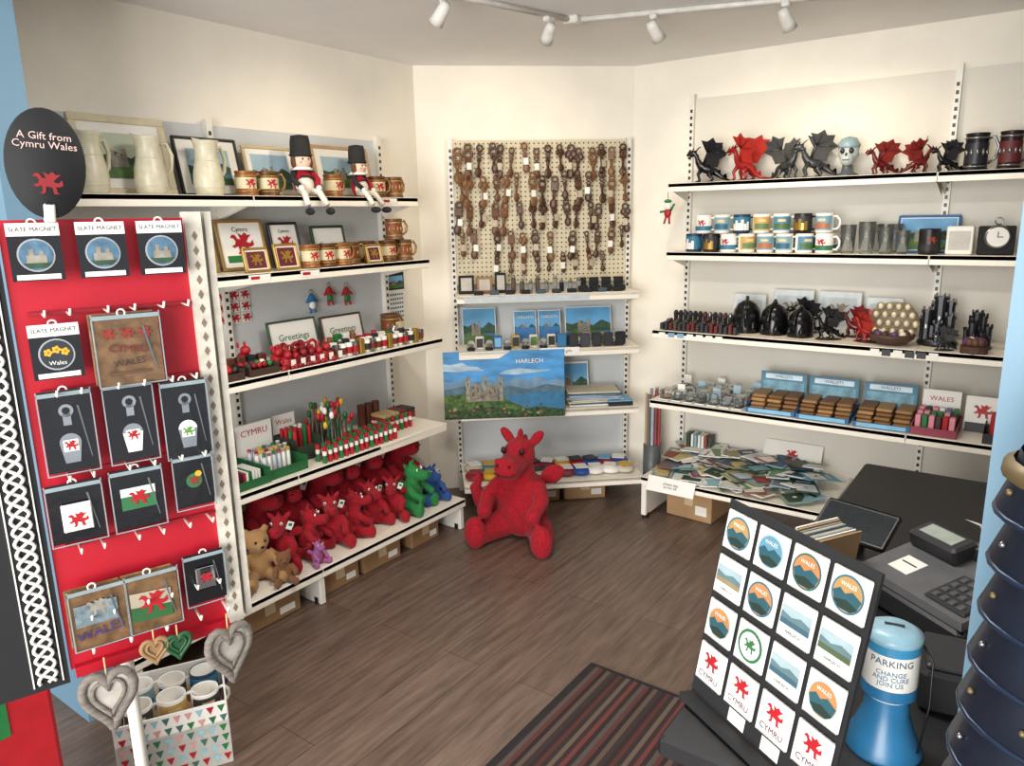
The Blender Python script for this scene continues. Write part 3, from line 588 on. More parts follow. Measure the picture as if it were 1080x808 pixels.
g=G(); EG=M('d4ccb4',.35,0,.2,40); ND=M('4a3024',.6,0,.3,40); AGD=M('8a7850',.4,.4)
g.lathe([(0,0),(.06,.005),(.09,.03),(.095,.045),(.085,.05),(.07,.03),(0,.02)],ND,seg=22)
g.ell(0,.035,.10,.10,.018,.085,M('8a7460',.5),seg=20,rg=12)
for j in range(4):
    for k in range(5):
        x=-.072+k*.036+(.016 if j%2 else 0); zz=.055+j*.037
        if (x/.1)**2+((zz-.10)/.09)**2<.9: g.ell(x,.012,zz,.012,.010,.014,EG,seg=8,rg=5); g.ring(x,.014,zz,.015,.003,AGD,seg=10)
for k in range(10): g.ell(.06*math.cos(k*.628),.045*math.sin(k*.628)-.01,.045,.017,.017,.02,random.choice([EG,M('5a3a6a'),M('d8ccb8'),ND]),seg=8,rg=5)
g.obj('dragon_egg_dish',at(FR,-.54,.33,z))
def castle(m,sc=1):
    g=G(); g.ell(0,0,.01,.075,.06,.03,m,seg=12,rg=6)
    for x,y,r,h in ((-.04,-.02,.018,.13),(.04,-.02,.018,.11),(0,.02,.024,.18),(-.02,.03,.014,.15),(.035,.02,.015,.16),(-.055,.01,.012,.09),(.0,-.04,.014,.08)):
        g.cyl(x,y,.0,r,h,m,seg=10); g.cyl(x,y,h,r*1.2,.012,m,seg=10)
        for k in range(5): g.box(x+r*math.cos(k*1.257),y+r*math.sin(k*1.257),h+.018,.006,.006,.012,m)
        g.box(x,y-r,h*.6,.005,.004,.015,SILV)
    g.box(0,-.02,.04,.08,.02,.08,m); return g.data('castle')
CA=castle(M('26262a',.3,.4)); put(CA,'castle_ornament',at(FR,-.37,.26,z,0,1.1)); put(CA,'castle_ornament',at(FR,-.22,.28,z,30,.8)); put(CA,'castle_ornament',at(FR,-.05,.3,z,30,1.0))
dput(FS,-.33,.39,z,30,.42)
g=G(); g.cyl(0,0,0,.05,.03,ND)
for k in range(9): g.ell(.028*math.cos(k*.7),.028*math.sin(k*.7),.045,.018,.018,.02,random.choice([EG,M('5a2a5a'),M('5a3a2a')]),seg=8,rg=5)
g.obj('trinket_bowl',at(FR,-.22,.40,z))
g=G(); 
for k in range(6): g.q(-.6+k*.045,z-.034,-.565+k*.045,z-.006,-.452,random.choice([PAPER,DK]))
g.obj('shelf_edge_tickets',FR)
z=.646
g=G()
for k in range(21):
    x=-1.57+(k%7)*.064; y=-.15-(k//7)*.12; hh=R(.03,.06); g.rbox(x,y,z+.003,.054,.09,.006,PAPER,r=.002); g.rbox(x,y,z+.006+hh/2,.052,.088,hh,GLASS,r=.004); g.ell(x,y,z+.02,.02,.03,.012,random.choice([SILV,M('8a9098'),M('b08a6a'),M('8a8a80'),DK,M('7a3a3a')]),seg=8,rg=5)
    if k%3==0: g.box(x,y+.03,z+.05,.04,.002,.06,random.choice([PAPER,M('9ab0bc')]))
g.obj('clear_trinket_boxes',FR)
for s in (-1.03,-.79,-.54):
    g=G(); tray(g,0,0,0,.23,.28,.035,M('2f5f8a')); 
    for k in range(3):
        for j in range(4): g.rbox(-.077+k*.077+R(-.003,.003),.0+.012*j,.012+j*.017,.068,.19-.012*j,.015,random.choice([M('8a6238',.6),M('9a7448',.6),M('7a5430',.6),M('a88050',.6)]),T(0,0,0,R(-4,4)),.004)
    g.box(0,.11,.10,.225,.004,.12,M('4f8098')); g.q(-.09,.125,.09,.15,.107,M('cfe0e8')); g.q(-.1,.05,.1,.115,.107,M('6f98a8',.6,0,.4,20)); g.q(-.1,.004,.1,.022,-.1425,M('7ab0d0')); g.text('WALLETS',.02,DK,0,.1065,.1375)
    g.obj('leather_wallet_tray',at(FR,s,.29,z,2))
g=G(); tray(g,0,0,0,.17,.24,.05,M('8a3848'))
for k in range(18): g.rbox(-.066+(k%6)*.026,-.07+(k//6)*.06,.045,.022,.04,.07+.012*(k//6),random.choice([RED,PAPER,PINK,GREEN,M('3a2a2a'),M('5a6a8a')]),r=.003)
g.box(0,.10,.11,.15,.003,.1,PAPER); g.text('WALES',.03,RED,0,.097,.12); g.obj('magnet_basket',at(FR,-.33,.31,z))
g=G(); g.rbox(0,0,.08,.13,.03,.15,PAPER,T(rx=-10),.003); dragon2d(g,0,.09,.035,-.018,RED,T(rx=-10)); g.q(-.06,.0,.06,.04,-.0165,DK,T(rx=-10)); g.obj('souvenir_notebook',at(FR,-.17,.25,z))
g=G(); tray(g,0,0,0,.2,.2,.06,DK)
for k in range(6): g.rbox(-.07+k*.028,0,.06,.024,.1,.09,random.choice([RED,PAPER,DK,SKY]),r=.003)
g.obj('card_basket',at(FR,-.05,.33,z))
z=.236; g=G()
cc=[PAPER,PAPER,M('d8d4c8'),M('4f8fa8'),M('6f8a60'),M('34506a'),M('c4ccd0'),M('8a947a'),M('c8b478'),M('6a7078'),M('34483a'),M('9a8a6a'),M('7fa8b0'),M('8a3a30')]
for k in range(60):
    x=-1.57+(k%15)*.055+R(-.02,.02); y=-.43+(k//15)*.095; 
    if x>-.80: continue
    X=T(x,y,z+.012+.011*(k//15)+.0009*k,R(-55,55),R(-8,6),R(-5,5)); w=R(.08,.12); h=R(.15,.21); g.box(0,0,0,w,h,.004,random.choice(cc),X)
    g.add([(-w*.42,-h*.45,.0028),(w*.42,-h*.45,.0028),(w*.42,h*.1,.0028),(-w*.42,h*.1,.0028)],[(0,1,2,3)],random.choice(cc),False,X)
    g.add([(-w*.3,h*.2,.0028),(w*.3,h*.2,.0028),(w*.3,h*.3,.0028),(-w*.3,h*.3,.0028)],[(0,1,2,3)],random.choice([PAPER,DK,M('c8b478')]),False,X)
    if k%4==0: g.add([(w*.1*math.cos(a*.785),w*.1*math.sin(a*.785)-h*.15,.0032) for a in range(8)],[tuple(range(8))],random.choice(cc),False,X)
g.rbox(-1.0,-.12,z+.09,.3,.01,.2,PAPER,T(-1.0,-.12,z,0,-28)@T(1.0,.12,-z),.002); dragon2d(g,-1.0,z+.12,.03,-.127,RED,T(-1.0,-.12,z,0,-28)@T(1.0,.12,-z)); g.q(-1.12,z+.02,-.88,z+.07,-.127,M('4a6a9a'),T(-1.0,-.12,z,0,-28)@T(1.0,.12,-z))
for k in range(8): g.box(-1.56+k*.02,-.12,z+.09,.012,.07,.14,random.choice(cc),T(0,0,0))
g.obj('leaflets_and_maps',FR)
g=G(); g.box(0,0,0,.26,.002,.08,PAPER,T(rx=-25)); g.text('please pay\nat the till',.02,DK,0,-.003,0,T(rx=-25)); g.obj('paper_notice',at(FR,-1.47,.548,.222))
g=G(); g.tube([(0,0,.05),(0,0,.0)],.0015,BLK,seg=5); g.ell(0,0,-.02,.018,.014,.022,PAPER); g.ell(0,0,-.055,.02,.015,.025,RED); g.ell(0,0,.005,.02,.018,.01,GREEN)
for s in(-1,1): g.tube([(s*.015,0,-.045),(s*.04,-.01,-.03+.02*s)],.006,GREEN,seg=6); g.tube([(s*.008,0,-.07),(s*.015,-.01,-.11)],.006,RED,seg=6)
g.obj('hanging_mascot_charms',at(FR,-1.66,.25,1.66))
# ------------------------------------------------ foreground left display
FD=T(-1.262,.752,0,71.9)
g=G(FD); STL=M('c9c2b4',.5,0,.15,40)
g.box(-.138,.006,1.215,.276,.012,.79,PANEL)
g.box(.012,.0,1.22,.028,.03,.80,STL)
k=.85
while k<1.60: g.poly([(.012,k-.009),(.017,k),(.012,k+.009),(.007,k)],-.0158,M('7a6a5a')); k+=.026
g.box(.040,.03,1.22,.012,.07,.80,STL); g.box(.026,.035,1.22,.02,.01,.80,M('8a847a'))
g.box(-.13,-.004,.818,.28,.02,.02,PANEL)
g.tube([(-.185,.03,0),(-.185,.03,1.6)],.012,WHITE,seg=12); g.cyl(-.185,.03,0,.14,.02,WHITE,seg=24)
for zz in (1.46,1.33,1.185,1.055,.93): 
    for x in (-.235,-.20,-.145,-.105,-.06,-.02): g.tube([(x,0,zz),(x,-.055,zz),(x,-.06,zz+.01)],.002,WHITE,seg=6)
    g.box(-.13,-.004,zz,.25,.006,.006,M('900c1c'))
for x in (-.24,-.18,-.12,-.06,-.01): g.tube([(x,0,.87),(x,-.05,.865),(x,-.055,.875)],.0025,WHITE,seg=6)
g.obj('souvenir_display_stand')
g=G(FD)
def card(x,zt,w,h,m,y=-.03): g.box(x,y,zt-h/2,w,.003,h,m); g.ring(x,y,zt+.0,.006,.0015,WHITE)
def bag(x,zt,w,h,y):
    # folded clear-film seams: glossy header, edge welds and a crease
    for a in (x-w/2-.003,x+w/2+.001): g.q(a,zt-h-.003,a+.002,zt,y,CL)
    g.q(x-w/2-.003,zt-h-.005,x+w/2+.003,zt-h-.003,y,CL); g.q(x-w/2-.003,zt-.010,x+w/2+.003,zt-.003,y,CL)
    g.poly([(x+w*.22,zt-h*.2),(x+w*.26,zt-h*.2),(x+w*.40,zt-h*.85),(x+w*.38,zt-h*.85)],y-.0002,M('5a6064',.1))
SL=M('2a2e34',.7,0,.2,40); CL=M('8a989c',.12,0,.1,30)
for x,zt in ((-.232,1.605),(-.138,1.605),(-.048,1.605),(-.225,1.445)):
    card(x,zt,.072,.09,BLKP); g.q(x-.036,zt-.02,x+.036,zt,-.0325,PAPER); g.text('SLATE MAGNET',.0092,BLK,x,-.033,zt-.010)
    g.disc(x,zt-.05,.026,-.0325,M('9a9ea2'),n=24); g.disc(x,zt-.05,.0235,-.033,SL if zt<1.5 else M('4a6a80',.6,0,.4,60),n=24)
    if zt>1.5: g.q(x-.014,zt-.065,x+.014,zt-.05,-.0335,STONE); g.q(x-.01,zt-.05,x-.003,zt-.04,-.0335,STONE); g.q(x+.004,zt-.05,x+.01,zt-.043,-.0335,STONE); g.poly([(x-.02,zt-.062),(x-.012,zt-.07),(x+.012,zt-.07),(x+.02,zt-.062)],-.0337,HILL2)
    else:
        for a in range(3):
            for b in range(5): g.disc(x-.012+a*.012+.004*math.cos(b*1.257),zt-.046+.004*(a%2)+.004*math.sin(b*1.257),.0028,-.0335,YEL,n=6)
            g.disc(x-.012+a*.012,zt-.046+.004*(a%2),.002,-.0338,ORG,n=6)
        g.text('Wales',.01,PAPER,x,-.0336,zt-.064)
    g.q(x-.03,zt-.088,x+.03,zt-.08,-.0325,PAPER)
for zt,xs in ((1.455,(-.125,)),(.985,(-.228,-.14))):
    for x in xs:
        w=.10 if zt>1.2 else .085; h=.12 if zt>1.2 else .11
        for j in range(4): g.box(x+.002*j,-.03-.003*j,zt-h/2-.002*j,w,.0012,h,M('6e5338',.3,0,.4,50) if j%2 else M('84694a',.15,0,.4,40,0,.2))
        y=-.0425
        if x==-.228: g.text('WALES',.024,M('3a2a6a'),x+.004,y,zt-h*.78,rot=6); g.q(x-.032,zt-.07,x+.035,zt-.03,y,M('6a7a80',.7,0,.5,60)); dragon2d(g,x+.004,zt-.04,.018,y-.0005,STONE)
        elif zt<1.2: g.poly([(x-.033,zt-.09),(x+.035,zt-.095),(x+.035,zt-.07),(x-.033,zt-.062)],y,M('2a5a30')); g.poly([(x-.033,zt-.062),(x+.035,zt-.07),(x+.035,zt-.04),(x-.033,zt-.035)],y,M('a89c88')); dragon2d(g,x+.004,zt-.06,.024,y-.001,RED)
        else:
            for j in range(3): dragon2d(g,x-.024+j*.028,zt-.035,.011,y,M('8a2a20')); 
            g.text('CYMRU',.018,M('6a2018'),x+.004,y,zt-.062,rot=-6); g.text('WALES',.016,M('3a2a2a'),x+.004,y,zt-.085,rot=5); g.q(x-.03,zt-.105,x+.034,zt-.1,y,M('5a4030'))
        bag(x+.006,zt,w,h,y-.0003); g.ring(x,-.04,zt,.006,.0015,WHITE)
for x,zt,h in ((-.225,1.335,.14),(-.13,1.335,.14),(-.04,1.325,.14)):
    card(x,zt,.074,h,BLKP); y=-.033
    g.disc(x,zt-.035,.011,y,STEEL); g.disc(x,zt-.035,.006,y-.0005,BLKM); g.q(x-.006,zt-.06,x+.006,zt-.04,y,STEEL); g.disc(x,zt-.09,.016,y,STEEL if x!=-.04 else PAPER,n=20); g.poly([(x-.016,zt-.09),(x+.016,zt-.09),(x+.011,zt-.125),(x-.011,zt-.125)],y-.0002,STEEL if x!=-.13 else PAPER); g.q(x-.011,zt-.105,x+.011,zt-.085,y-.0006,PAPER); dragon2d(g,x,zt-.095,.01,y-.001,RED if x!=-.04 else M('5a8a3a'))
    bag(x,zt,.074,h,y)
for x,zt,h,i in ((-.232,1.175,.105,0),(-.135,1.18,.11,1),(-.04,1.185,.10,2)):
    card(x,zt,.08 if i<2 else .065,h,BLKP); y=-.033
    if i==0: g.rbox(x,-.036,zt-.06,.045,.004,.05,PAPER,r=.002); dragon2d(g,x,zt-.065,.015,-.039,RED)
    elif i==1: g.q(x-.028,zt-.05,x+.028,zt-.035,y,PAPER); g.q(x-.028,zt-.075,x+.028,zt-.05,y,M('2f6a40')); dragon2d(g,x,zt-.055,.016,y-.001,RED)
    else: g.disc(x,zt-.05,.014,y,M('2f6a40')); g.disc(x+.008,zt-.038,.006,y-.0005,YEL); dragon2d(g,x,zt-.05,.010,y-.001,M('8a2a20'))
    bag(x,zt,.08 if i<2 else .065,h,y)
card(-.04,.99,.07,.10,BLKP); g.rbox(-.04,-.034,.94,.035,.004,.045,STEEL,r=.003); dragon2d(g,-.04,.94,.012,-.0375,RED); g.rbox(-.04,-.036,.955,.02,.004,.01,BLKM,r=.002); bag(-.04,.99,.07,.1,-.033)
g.obj('souvenir_packets_on_hooks')
def heart2(r,n=28):
    out=[]
    for k in range(n):
        t=2*math.pi*k/n; out.append((r*math.sin(t)**3*1.0, r*(13*math.cos(t)-5*math.cos(2*t)-2*math.cos(3*t)-math.cos(4*t))/16))
    return out
def heart(r,fm,inner,el=1.5):
    g=G(); p=heart2(r); g.tube([(a,0,b*el) for a,b in p],r*.2,fm,None,8,True)
    g.tube([(a*.62,-.003,b*el*.62+.002) for a,b in p],r*.1,fm,None,6,True)
    for y,f in ((.004,1),(-.002,-1)): g.poly([(a*.85,b*el*.86) for a,b in p][::f],y,inner)
    g.tube([(0,0,r*.45*el),(0,-.002,r*1.9)],.0015,WOODL,seg=5); return g.data('heart')
DW=M('6f675f',.8,0,.35,20,0,.3,0,0,(1,1,6)); HH=heart(.041,DW,M('a8a298',.7,0,.2,30))
put(HH,'wooden_heart_decoration',FD@T(-.018,-.06,.79,10)); put(HH,'wooden_heart_decoration',FD@T(-.228,-.06,.78,-5))
put(heart(.022,M('1a4a28'),M('1a4a28'),1.2),'wooden_heart_decoration',FD@T(-.105,-.05,.83)); put(heart(.022,CRD2,CRD2,1.2),'wooden_heart_decoration',FD@T(-.145,-.05,.835))
g=G(FD); g.box(-.43,.0,1.2,.30,.012,.80,BLKM)
for ph in range(3):
    pts=[]
    for k in range(150):
        t=k/149; a=t*math.pi*24+ph*2*math.pi/3
        pts.append((-.312+.014*math.sin(a),-.009+.0022*math.sin(2*a+ph),.815+t*.72))
    g.tube(pts,.003,PAPER,seg=6)
for x in (-.334,-.290): g.box(x,-.0075,1.18,.0022,.002,.74,PAPER)
g.obj('celtic_knot_board')
g=G(FD@T(-.20,-.03,1.695,0,0,4)); 
g.lathe([(0,-.005),(.98,-.005),(1,0),(.98,.005),(0,.005)],BLKM,T(0,0,0,0,90)@Matrix.Diagonal((.055,.084,1,1)),36)
g.text('A Gift from\nCymru Wales',.0155,M('d8b8b0',.6),0,-.0062,.034); dragon2d(g,0,-.03,.02,-.0062,M('8a1c20')); g.rbox(0,-.0,-.076,.016,.016,.03,M('c8c4bc'),r=.002); g.ring(0,-.006,-.066,.005,.002,BLK)
g.obj('oval_sign')
g=G(); g.rbox(-1.84,.42,.42,.3,.3,.70,RED,r=.01); g.rbox(-1.84,.42,.04,.28,.28,.08,M('8a8c8e'),r=.01)
g.box(-1.6885,.42,.62,.002,.12,.16,GREEN); g.box(-1.6875,.42,.63,.002,.09,.08,PAPER); g.rbox(-1.69,.42,.2,.01,.16,.1,M('9a9c9e'),r=.003); g.obj('collection_cabinet')
BX=T(-2.04,1.0,0,60)
g=G(BX)
tri=[RED,GREEN,M('8fc0c8'),M('d09a90'),M('3a6a5a')]
w,d,h=.30,.26,.21; tray(g,0,0,0,w,d,h,PAPER,.005); g.box(0,-d/2,h*.5,w,.005,h,PAPER)
for f,(X,ww) in enumerate(((T(0,-d/2-.0035),w),(T(w/2+.0035,0,0,90),d))):
    for r in range(6):
        n=int(ww/.03)
        for k in range(n):
            x=-ww/2+.015+k*.03+(.0 if r%2 else .004); zz=.012+r*.033; g.poly([(x-.011,zz+.024),(x,zz),(x+.011,zz+.024)],-.0005,random.choice(tri),X)
g.box(0,0,.125,.28,.24,.01,CRD)
g.obj('patterned_gift_box')
MW=mug(PAPER,M('3a3a3a'),WHITE,.085,.04,pic=1)
for k in range(6): put(MG[(k+2)%7] if k%2 else MW,'coffee_mug',BX@T(-.09+(k%3)*.092,-.05+.1*(k//3),.131,R(0,20)))
# ------------------------------------------------ floor mat
def matmat():
    m=bpy.data.materials.new('striped_mat'); m.use_nodes=True; nt=m.node_tree; b=nt.nodes['Principled BSDF']; N=nt.nodes.new; L=nt.links.new
    tc=N('ShaderNodeTexCoord'); s=N('ShaderNodeSeparateXYZ'); L(tc.outputs['Object'],s.inputs[0]); ml=N('ShaderNodeMath'); ml.operation='MULTIPLY'; ml.inputs[1].default_value=5.5; L(s.outputs[0],ml.inputs[0])
    fr=N('ShaderNodeMath'); fr.operation='FRACT'; L(ml.outputs[0],fr.inputs[0]); r=N('ShaderNodeValToRGB'); r.color_ramp.interpolation='CONSTANT'; L(fr.outputs[0],r.inputs[0])
    cl=['2a1c1c','4e2622','2a2220','5e4e42','302020','62302a','2a1c1c','4a443e','542a26','241a1a','56443a','302624']
    e=r.color_ramp.elements; e[0].color=srgb(cl[0])+[1]; e[1].position=.08; e[1].color=srgb(cl[1])+[1]
    for k,c in enumerate(cl[2:]): q=e.new(.16+k*.083); q.color=srgb(c)+[1]
    n=N('ShaderNodeTexNoise'); n.inputs['Scale'].default_value=300; bp=N('ShaderNodeBump'); bp.inputs['Strength'].default_value=.6; L(n.outputs['Fac'],bp.inputs['Height']); L(bp.outputs['Normal'],b.inputs['Normal'])
    L(r.outputs[0],b.inputs['Base Color']); b.inputs['Roughness'].default_value=.95; return m
g=G(); g.rbox(-.85,1.53,.005,.70,1.16,.01,BLKM,r=.003); g.box(-.85,1.53,.0108,.66,1.12,.002,matmat()); g.obj('door_mat')
# ------------------------------------------------ counter
g=G(); CT=M('17171a',.5); g.rbox(-.03,1.905,.70,.86,1.73,.04,CT,r=.006); g.box(-.01,1.905,.35,.78,1.69,.66,M('d8d6d0')); g.box(-.01,1.905,.03,.74,1.6,.06,BLK)
for k in range(3): g.box(-.402,1.35+k*.56,.36,.004,.5,.56,M('e2e0da'))
g.obj('shop_counter')
FC=T(-.456,1.174,.722,-30.6,-11)
g=G(FC); W,H_=.32,.385
g.box(W/2,.003,H_/2,W,.006,H_,BLKM); g.box(W/2,-.012,.006,W,.03,.012,BLKM)
g.add([(W/2,.006,.3),(W/2+.01,.006,.3),(W/2+.01,.13,-.02),(W/2,.13,-.02),(W/2,.006,0),(W/2+.01,.006,0)],[(0,1,2,3),(0,3,4),(1,5,2),(3,2,5,4)],BLKM)
CS=[(M('2f6478'),M('a88450')),(M('a8b8b8'),M('5a8aa0')),(M('2f5f58'),M('b07848')),(PAPER,GREEN)]
CO=M('dcdad4',.3)
for c in range(4):
    for r in range(4):
        x=.042+c*.079; zz=H_-.05-r*.084; g.rbox(x,-.004,zz,.07,.005,.07,CO,r=.006); y=-.0075
        if r==3:
            dragon2d(g,x,zz+.008,.018,y,RED); g.text('CYMRU',.015,M('5a2030'),x,y,zz-.021)
        elif r==2 and c==1: g.disc(x,zz,.028,y,M('2f6a40'),n=24); g.disc(x,zz,.023,y-.0004,PAPER,n=20); dragon2d(g,x,zz,.014,y-.0008,M('2f6a40'))
        elif r==0 or (r+c)%3==2 or (r==2 and c==3):
            g.disc(x,zz,.029,y,CS[(r*2+c)%3][0],n=28); g.disc(x,zz,.026,y-.0002,CS[(r+c)%3][1],n=28); g.poly([(x-.026,zz-.002),(x-.014,zz+.006),(x-.004,zz+.0),(x+.008,zz+.007),(x+.026,zz-.001),(x+.02,zz-.017),(x+.01,zz-.024),(x-.01,zz-.024),(x-.02,zz-.017)],y-.0004,M('24505a')); g.poly([(x-.022,zz-.014),(x,zz-.008),(x+.022,zz-.014),(x+.012,zz-.023),(x-.012,zz-.023)],y-.0006,M('1c3028')); g.text('WALES',.009,PAPER,x,y-.001,zz+.014)
        else: g.q(x-.03,zz-.012,x+.03,zz+.018,y,M('98acb0')); g.poly([(x-.03,zz-.012),(x+.03,zz-.012),(x+.03,zz+.004),(x+.01,zz+.009),(x-.008,zz+.003),(x-.03,zz+.008)],y-.0003,M('5a7478')); g.q(x-.03,zz-.012,x+.03,zz-.003,y-.0005,random.choice([M('4a5a3a'),M('8a7a5a'),M('3a5a6a')])); g.text('HARLECH',.007,DK,x,y-.0007,zz-.022)
for x,zz in ((.12,.03),(.2,.03)): g.q(x-.02,zz-.012,x+.02,zz+.012,-.001,PAPER)
g.obj('coaster_display_board')
g=G(); TBL=M('2a6a94',.35); g.lathe([(0,0),(.062,0),(.062,.006),(.05,.03),(.036,.07),(.034,.1)],TBL,seg=28); g.lathe([(.034,.1),(.043,.108),(.043,.215)],PAPER,seg=28)
g.lathe([(.043,.205),(.045,.207),(.045,.216),(.03,.225),(0,.227)],M('8fb4c4',.35),seg=28); g.lathe([(.0436,.108),(.0436,.128)],TBL,seg=28); g.lathe([(.0436,.19),(.0436,.206)],M('3a88b0',.35),seg=28); g.box(0,0,.228,.03,.004,.002,BLK)
g.text('PARKING',.0165,M('1c4a6a'),0,0,.178,wrap=.0437); g.text('CHANGE\nAND CURE\nJOIN US',.0115,TBL,0,0,.15,wrap=.0437)
g.tube([(.045,0,.2),(.06,-.01,.18),(.062,-.01,.1),(.05,-.03,.02)],.002,BLK,seg=6); g.obj('collecting_tin',T(-.140,1.235,.721,10,0,0,.98))
# till
g=G(T(-.10,1.77,.721,-38)); TC=M('5a5a5c',.4); TD=M('2b2b2e',.4)
g.rbox(0,0,.03,.30,.26,.06,TD,r=.01)
g.add([(-.145,-.125,.06),(.145,-.125,.06),(.145,.125,.06),(-.145,.125,.06),(-.14,-.12,.075),(.14,-.12,.075),(.14,.12,.13),(-.14,.12,.13)],[(4,5,6,7),(0,1,5,4),(1,2,6,5),(2,3,7,6),(3,0,4,7)],TC)
SX=T(0,-.12,.075,0,12.9)
g.rbox(.08,.07,.003,.10,.11,.006,TD,SX,.003)
for r in range(4):
    for c in range(4): g.rbox(.047+c*.021,.032+r*.025,.007,.014,.017,.004,M('4a4b4d'),SX,.002)
g.rbox(-.07,.17,.02,.13,.07,.04,TD,SX,.006); g.box(-.07,.17,.041,.09,.04,.002,M('9aa298',.2),SX); g.box(-.07,.07,.001,.055,.06,.002,PAPER,SX); g.box(-.07,.075,.0024,.04,.004,.001,DK,SX)
g.lathe([(0,0),(.03,0),(.03,.09),(0,.09)],PAPER,T(.0,.10,.155,0,0,90),20); g.add([(.005,.08,.165),(.085,.08,.165),(.085,.05,.21),(.005,.05,.21),(.005,.01,.225),(.085,.01,.225)],[(0,1,2,3),(3,2,5,4)],PAPER,True); g.rbox(.05,.10,.13,.12,.08,.04,TD,r=.006)
g.obj('cash_register')
g=G(T(-.33,1.93,.721,-15)); g.rbox(0,0,.012,.12,.10,.024,TD,r=.008); g.box(0,.02,.05,.03,.02,.08,BLK); g.rbox(0,0,.0,.19,.012,.11,BLK,T(0,.0,.10,0,-55),.005); g.box(0,-.0075,0,.17,.001,.09,M('1c2226',.15),T(0,.0,.10,0,-55)); g.obj('slim_touch_screen')
g=G(T(-.19,2.0,.721,-20)); g.rbox(0,0,.02,.08,.15,.035,TD,T(rx=8),.008); g.box(0,.04,.039,.06,.04,.002,M('7a908a',.2),T(rx=8))
for r in range(4):
    for c in range(3): g.rbox(-.02+c*.02,-.05+r*.018,.04,.014,.012,.005,M('9a9a98'),T(rx=8),.002)
g.obj('card_payment_terminal')
g=G(T(-.37,1.72,.721,-30)); 
for k in range(12): g.box(-.03+k*.006,R(-.004,.004),.085+R(-.004,.006),.004,.13,.15,random.choice([CRD,PAPER,M('c9b088'),M('8a98a0')]),T(ry=8))
g.rbox(0,0,.02,.1,.15,.04,BLK,r=.004); g.obj('paper_bag_rack')
g=G(T(-.02,1.45,.721,10)); g.rbox(0,0,.04,.2,.14,.08,BLKM,r=.008); g.rbox(0,.0,.085,.18,.12,.01,DK,r=.003); g.obj('receipt_printer')
# ------------------------------------------------ suit of armour (right foreground)
g=G(T(.088,.75,0)); AR=NAVY; AG=M('6a5a3c',.45,.4)
def plate(g,cx,z0,r0,r1,h,m=AR):
    g.lathe([(r0,z0),(r0*1.02,z0+.008),(r1*1.05,z0+h*.6),(r1,z0+h)],m,T(cx,0,0)@Matrix.Diagonal((1,.8,1,1)),28); g.ring(cx,0,z0+.003,r0*1.01,.003,M('1c2a40',.3,.4),axis='z',seg=28,sz=.8)
for k in range(11):
    zz=.86+k*.048; r=.103+.008*math.sin(k*.5); plate(g,0,zz,r+.008,r-.004,.058)
    for a in (200,235,270,305,340): g.ell(r*1.06*math.cos(math.radians(a)),.8*r*1.06*math.sin(math.radians(a)),zz+.025,.003,.003,.003,SILV if k%2 else AG,seg=6,rg=4)
for zz,rr in ((1.02,.117),(1.372,.098)): g.lathe([(rr,zz),(rr+.006,zz+.004),(rr+.005,zz+.014),(rr-.002,zz+.018)],AG,Matrix.Diagonal((1,.8,1,1)),28)
g.ell(.02,0,1.39,.098,.08,.06,AR,seg=20,rg=12)
g.lathe([(.13,.8),(.16,.95),(.14,1.05),(.19,1.3),(.18,1.42),(.09,1.5),(.07,1.52)],AR,T(.30,0,0)@Matrix.Diagonal((1,.7,1,1)),28)
g.lathe([(.08,1.5),(.1,1.6),(.105,1.68),(.08,1.76),(0,1.8)],AR,T(.30,0,0),24); g.box(.30,-.098,1.68,.12,.01,.012,BLK)
for k in range(6): plate(g,.30,.42+k*.07,.19-.008*k,.175-.008*k,.08)
for x in (.22,.38): g.lathe([(.05,.08),(.06,.25),(.05,.4),(.075,.6)],AR,T(x,0,0),18); g.ell(x,-.05,.045,.05,.11,.045,AR)
g.obj('suit_of_armour')
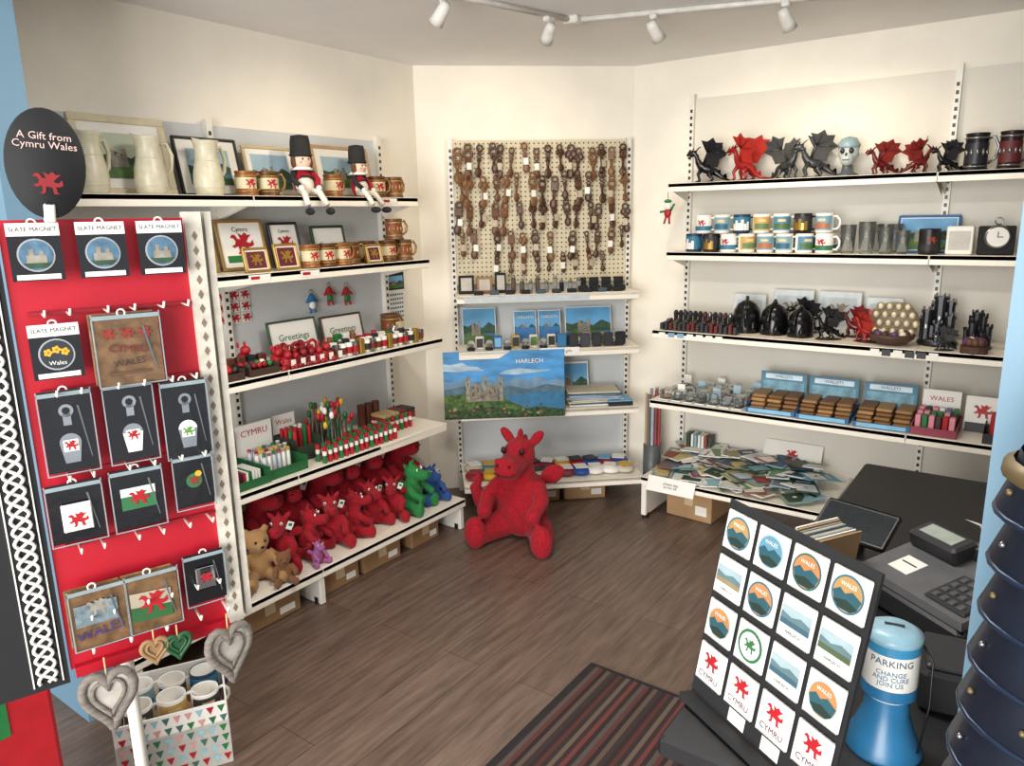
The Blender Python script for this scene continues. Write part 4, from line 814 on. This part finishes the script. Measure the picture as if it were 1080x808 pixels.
# ------------------------------------------------ ceiling track lights
g=G(); TR=M('d8d4cc',.4)
def bar(a,b):
    g.tube([a,b],.012,TR,seg=6)
bar((-1.96,1.9,2.388),(-1.713,2.84,2.388)); bar((-1.713,2.84,2.388),(-.3,3.33,2.388)); g.rbox(-1.713,2.84,2.385,.07,.07,.03,TR,r=.005)
L4=[(-1.88,2.2,(-2.8,2.3,1.5)),(-1.745,2.70,(-2.6,3.4,1.6)),(-1.40,2.95,(-1.2,3.9,1.5)),(-.93,3.11,(-.7,3.9,1.5))]
for x,y,t in L4:
    p=Vector((x,y,2.375)); c=Vector((x,y,2.32)); dv=(Vector(t)-c).normalized(); q=dv.to_track_quat('Z','Y').to_matrix().to_4x4()
    g.tube([p,c],.006,TR,seg=8); g.rbox(x,y,2.37,.03,.05,.02,TR,r=.004)
    X=Matrix.Translation(c)@q@Matrix.Scale(.85,4)
    g.lathe([(0,-.05),(.02,-.048),(.026,-.02),(.028,.02),(.034,.05),(.031,.05),(.024,.015),(0,.012)],TR,X,18); g.lathe([(0,.02),(.024,.021)],M('fff0d0',.3,0,0,5,0,0,0,3),X,16)
g.obj('track_spotlights')
for x,y,t in L4:
    c=Vector((x,y,2.32)); dv=(Vector(t)-c).normalized(); l=bpy.data.lights.new('spot','SPOT'); l.energy=15; l.color=(1,.84,.60); l.spot_size=math.radians(95); l.spot_blend=.8; l.shadow_soft_size=.04
    o=bpy.data.objects.new('track_lamp_light',l); COL.objects.link(o); o.matrix_world=Matrix.Translation(c+dv*.06)@dv.to_track_quat('-Z','Y').to_matrix().to_4x4()
def area(name,loc,tgt,sx,sy,e,c):
    l=bpy.data.lights.new('a','AREA'); l.shape='RECTANGLE'; l.size=sx; l.size_y=sy; l.energy=e; l.color=c
    o=bpy.data.objects.new(name,l); COL.objects.link(o); dv=(Vector(tgt)-Vector(loc)).normalized(); o.matrix_world=Matrix.Translation(loc)@dv.to_track_quat('-Z','Y').to_matrix().to_4x4()
area('window_daylight',(-.2,-3.0,1.40),(-1.5,3.0,1.25),2.6,2.4,330,(1,.985,.96))
g=G(); g.rbox(-.95,1.55,2.385,1.2,.32,.03,WHITE,r=.006); g.box(-.95,1.55,2.3685,1.14,.26,.003,M('fff8ee',.4,0,0,5,0,0,0,2)); g.obj('added_fill_panel')  # invented glowing panel above the view, housing for the added fill light
area('added_fill_light',(-.95,1.55,2.36),(-.95,1.56,0),1.1,.25,30,(1,.96,.9))  # added fill light, brightens floor and shelves from out of view
w=bpy.data.worlds.new('World'); SC.world=w; w.use_nodes=True; w.node_tree.nodes['Background'].inputs[0].default_value=(.90,.95,1,1); w.node_tree.nodes['Background'].inputs[1].default_value=1.1
SC.view_settings.view_transform='Standard'
cam=bpy.data.cameras.new('cam'); cam.lens=26; cam.sensor_width=36; cam.clip_start=.02
co=bpy.data.objects.new('camera',cam); COL.objects.link(co)
co.matrix_world=Matrix.Translation((0,0,1.6))@Matrix.Rotation(math.radians(36),4,'Z')@Matrix.Rotation(math.radians(90-12.65),4,'X')@Matrix.Rotation(math.radians(-1.1),4,'Z')
SC.camera=co
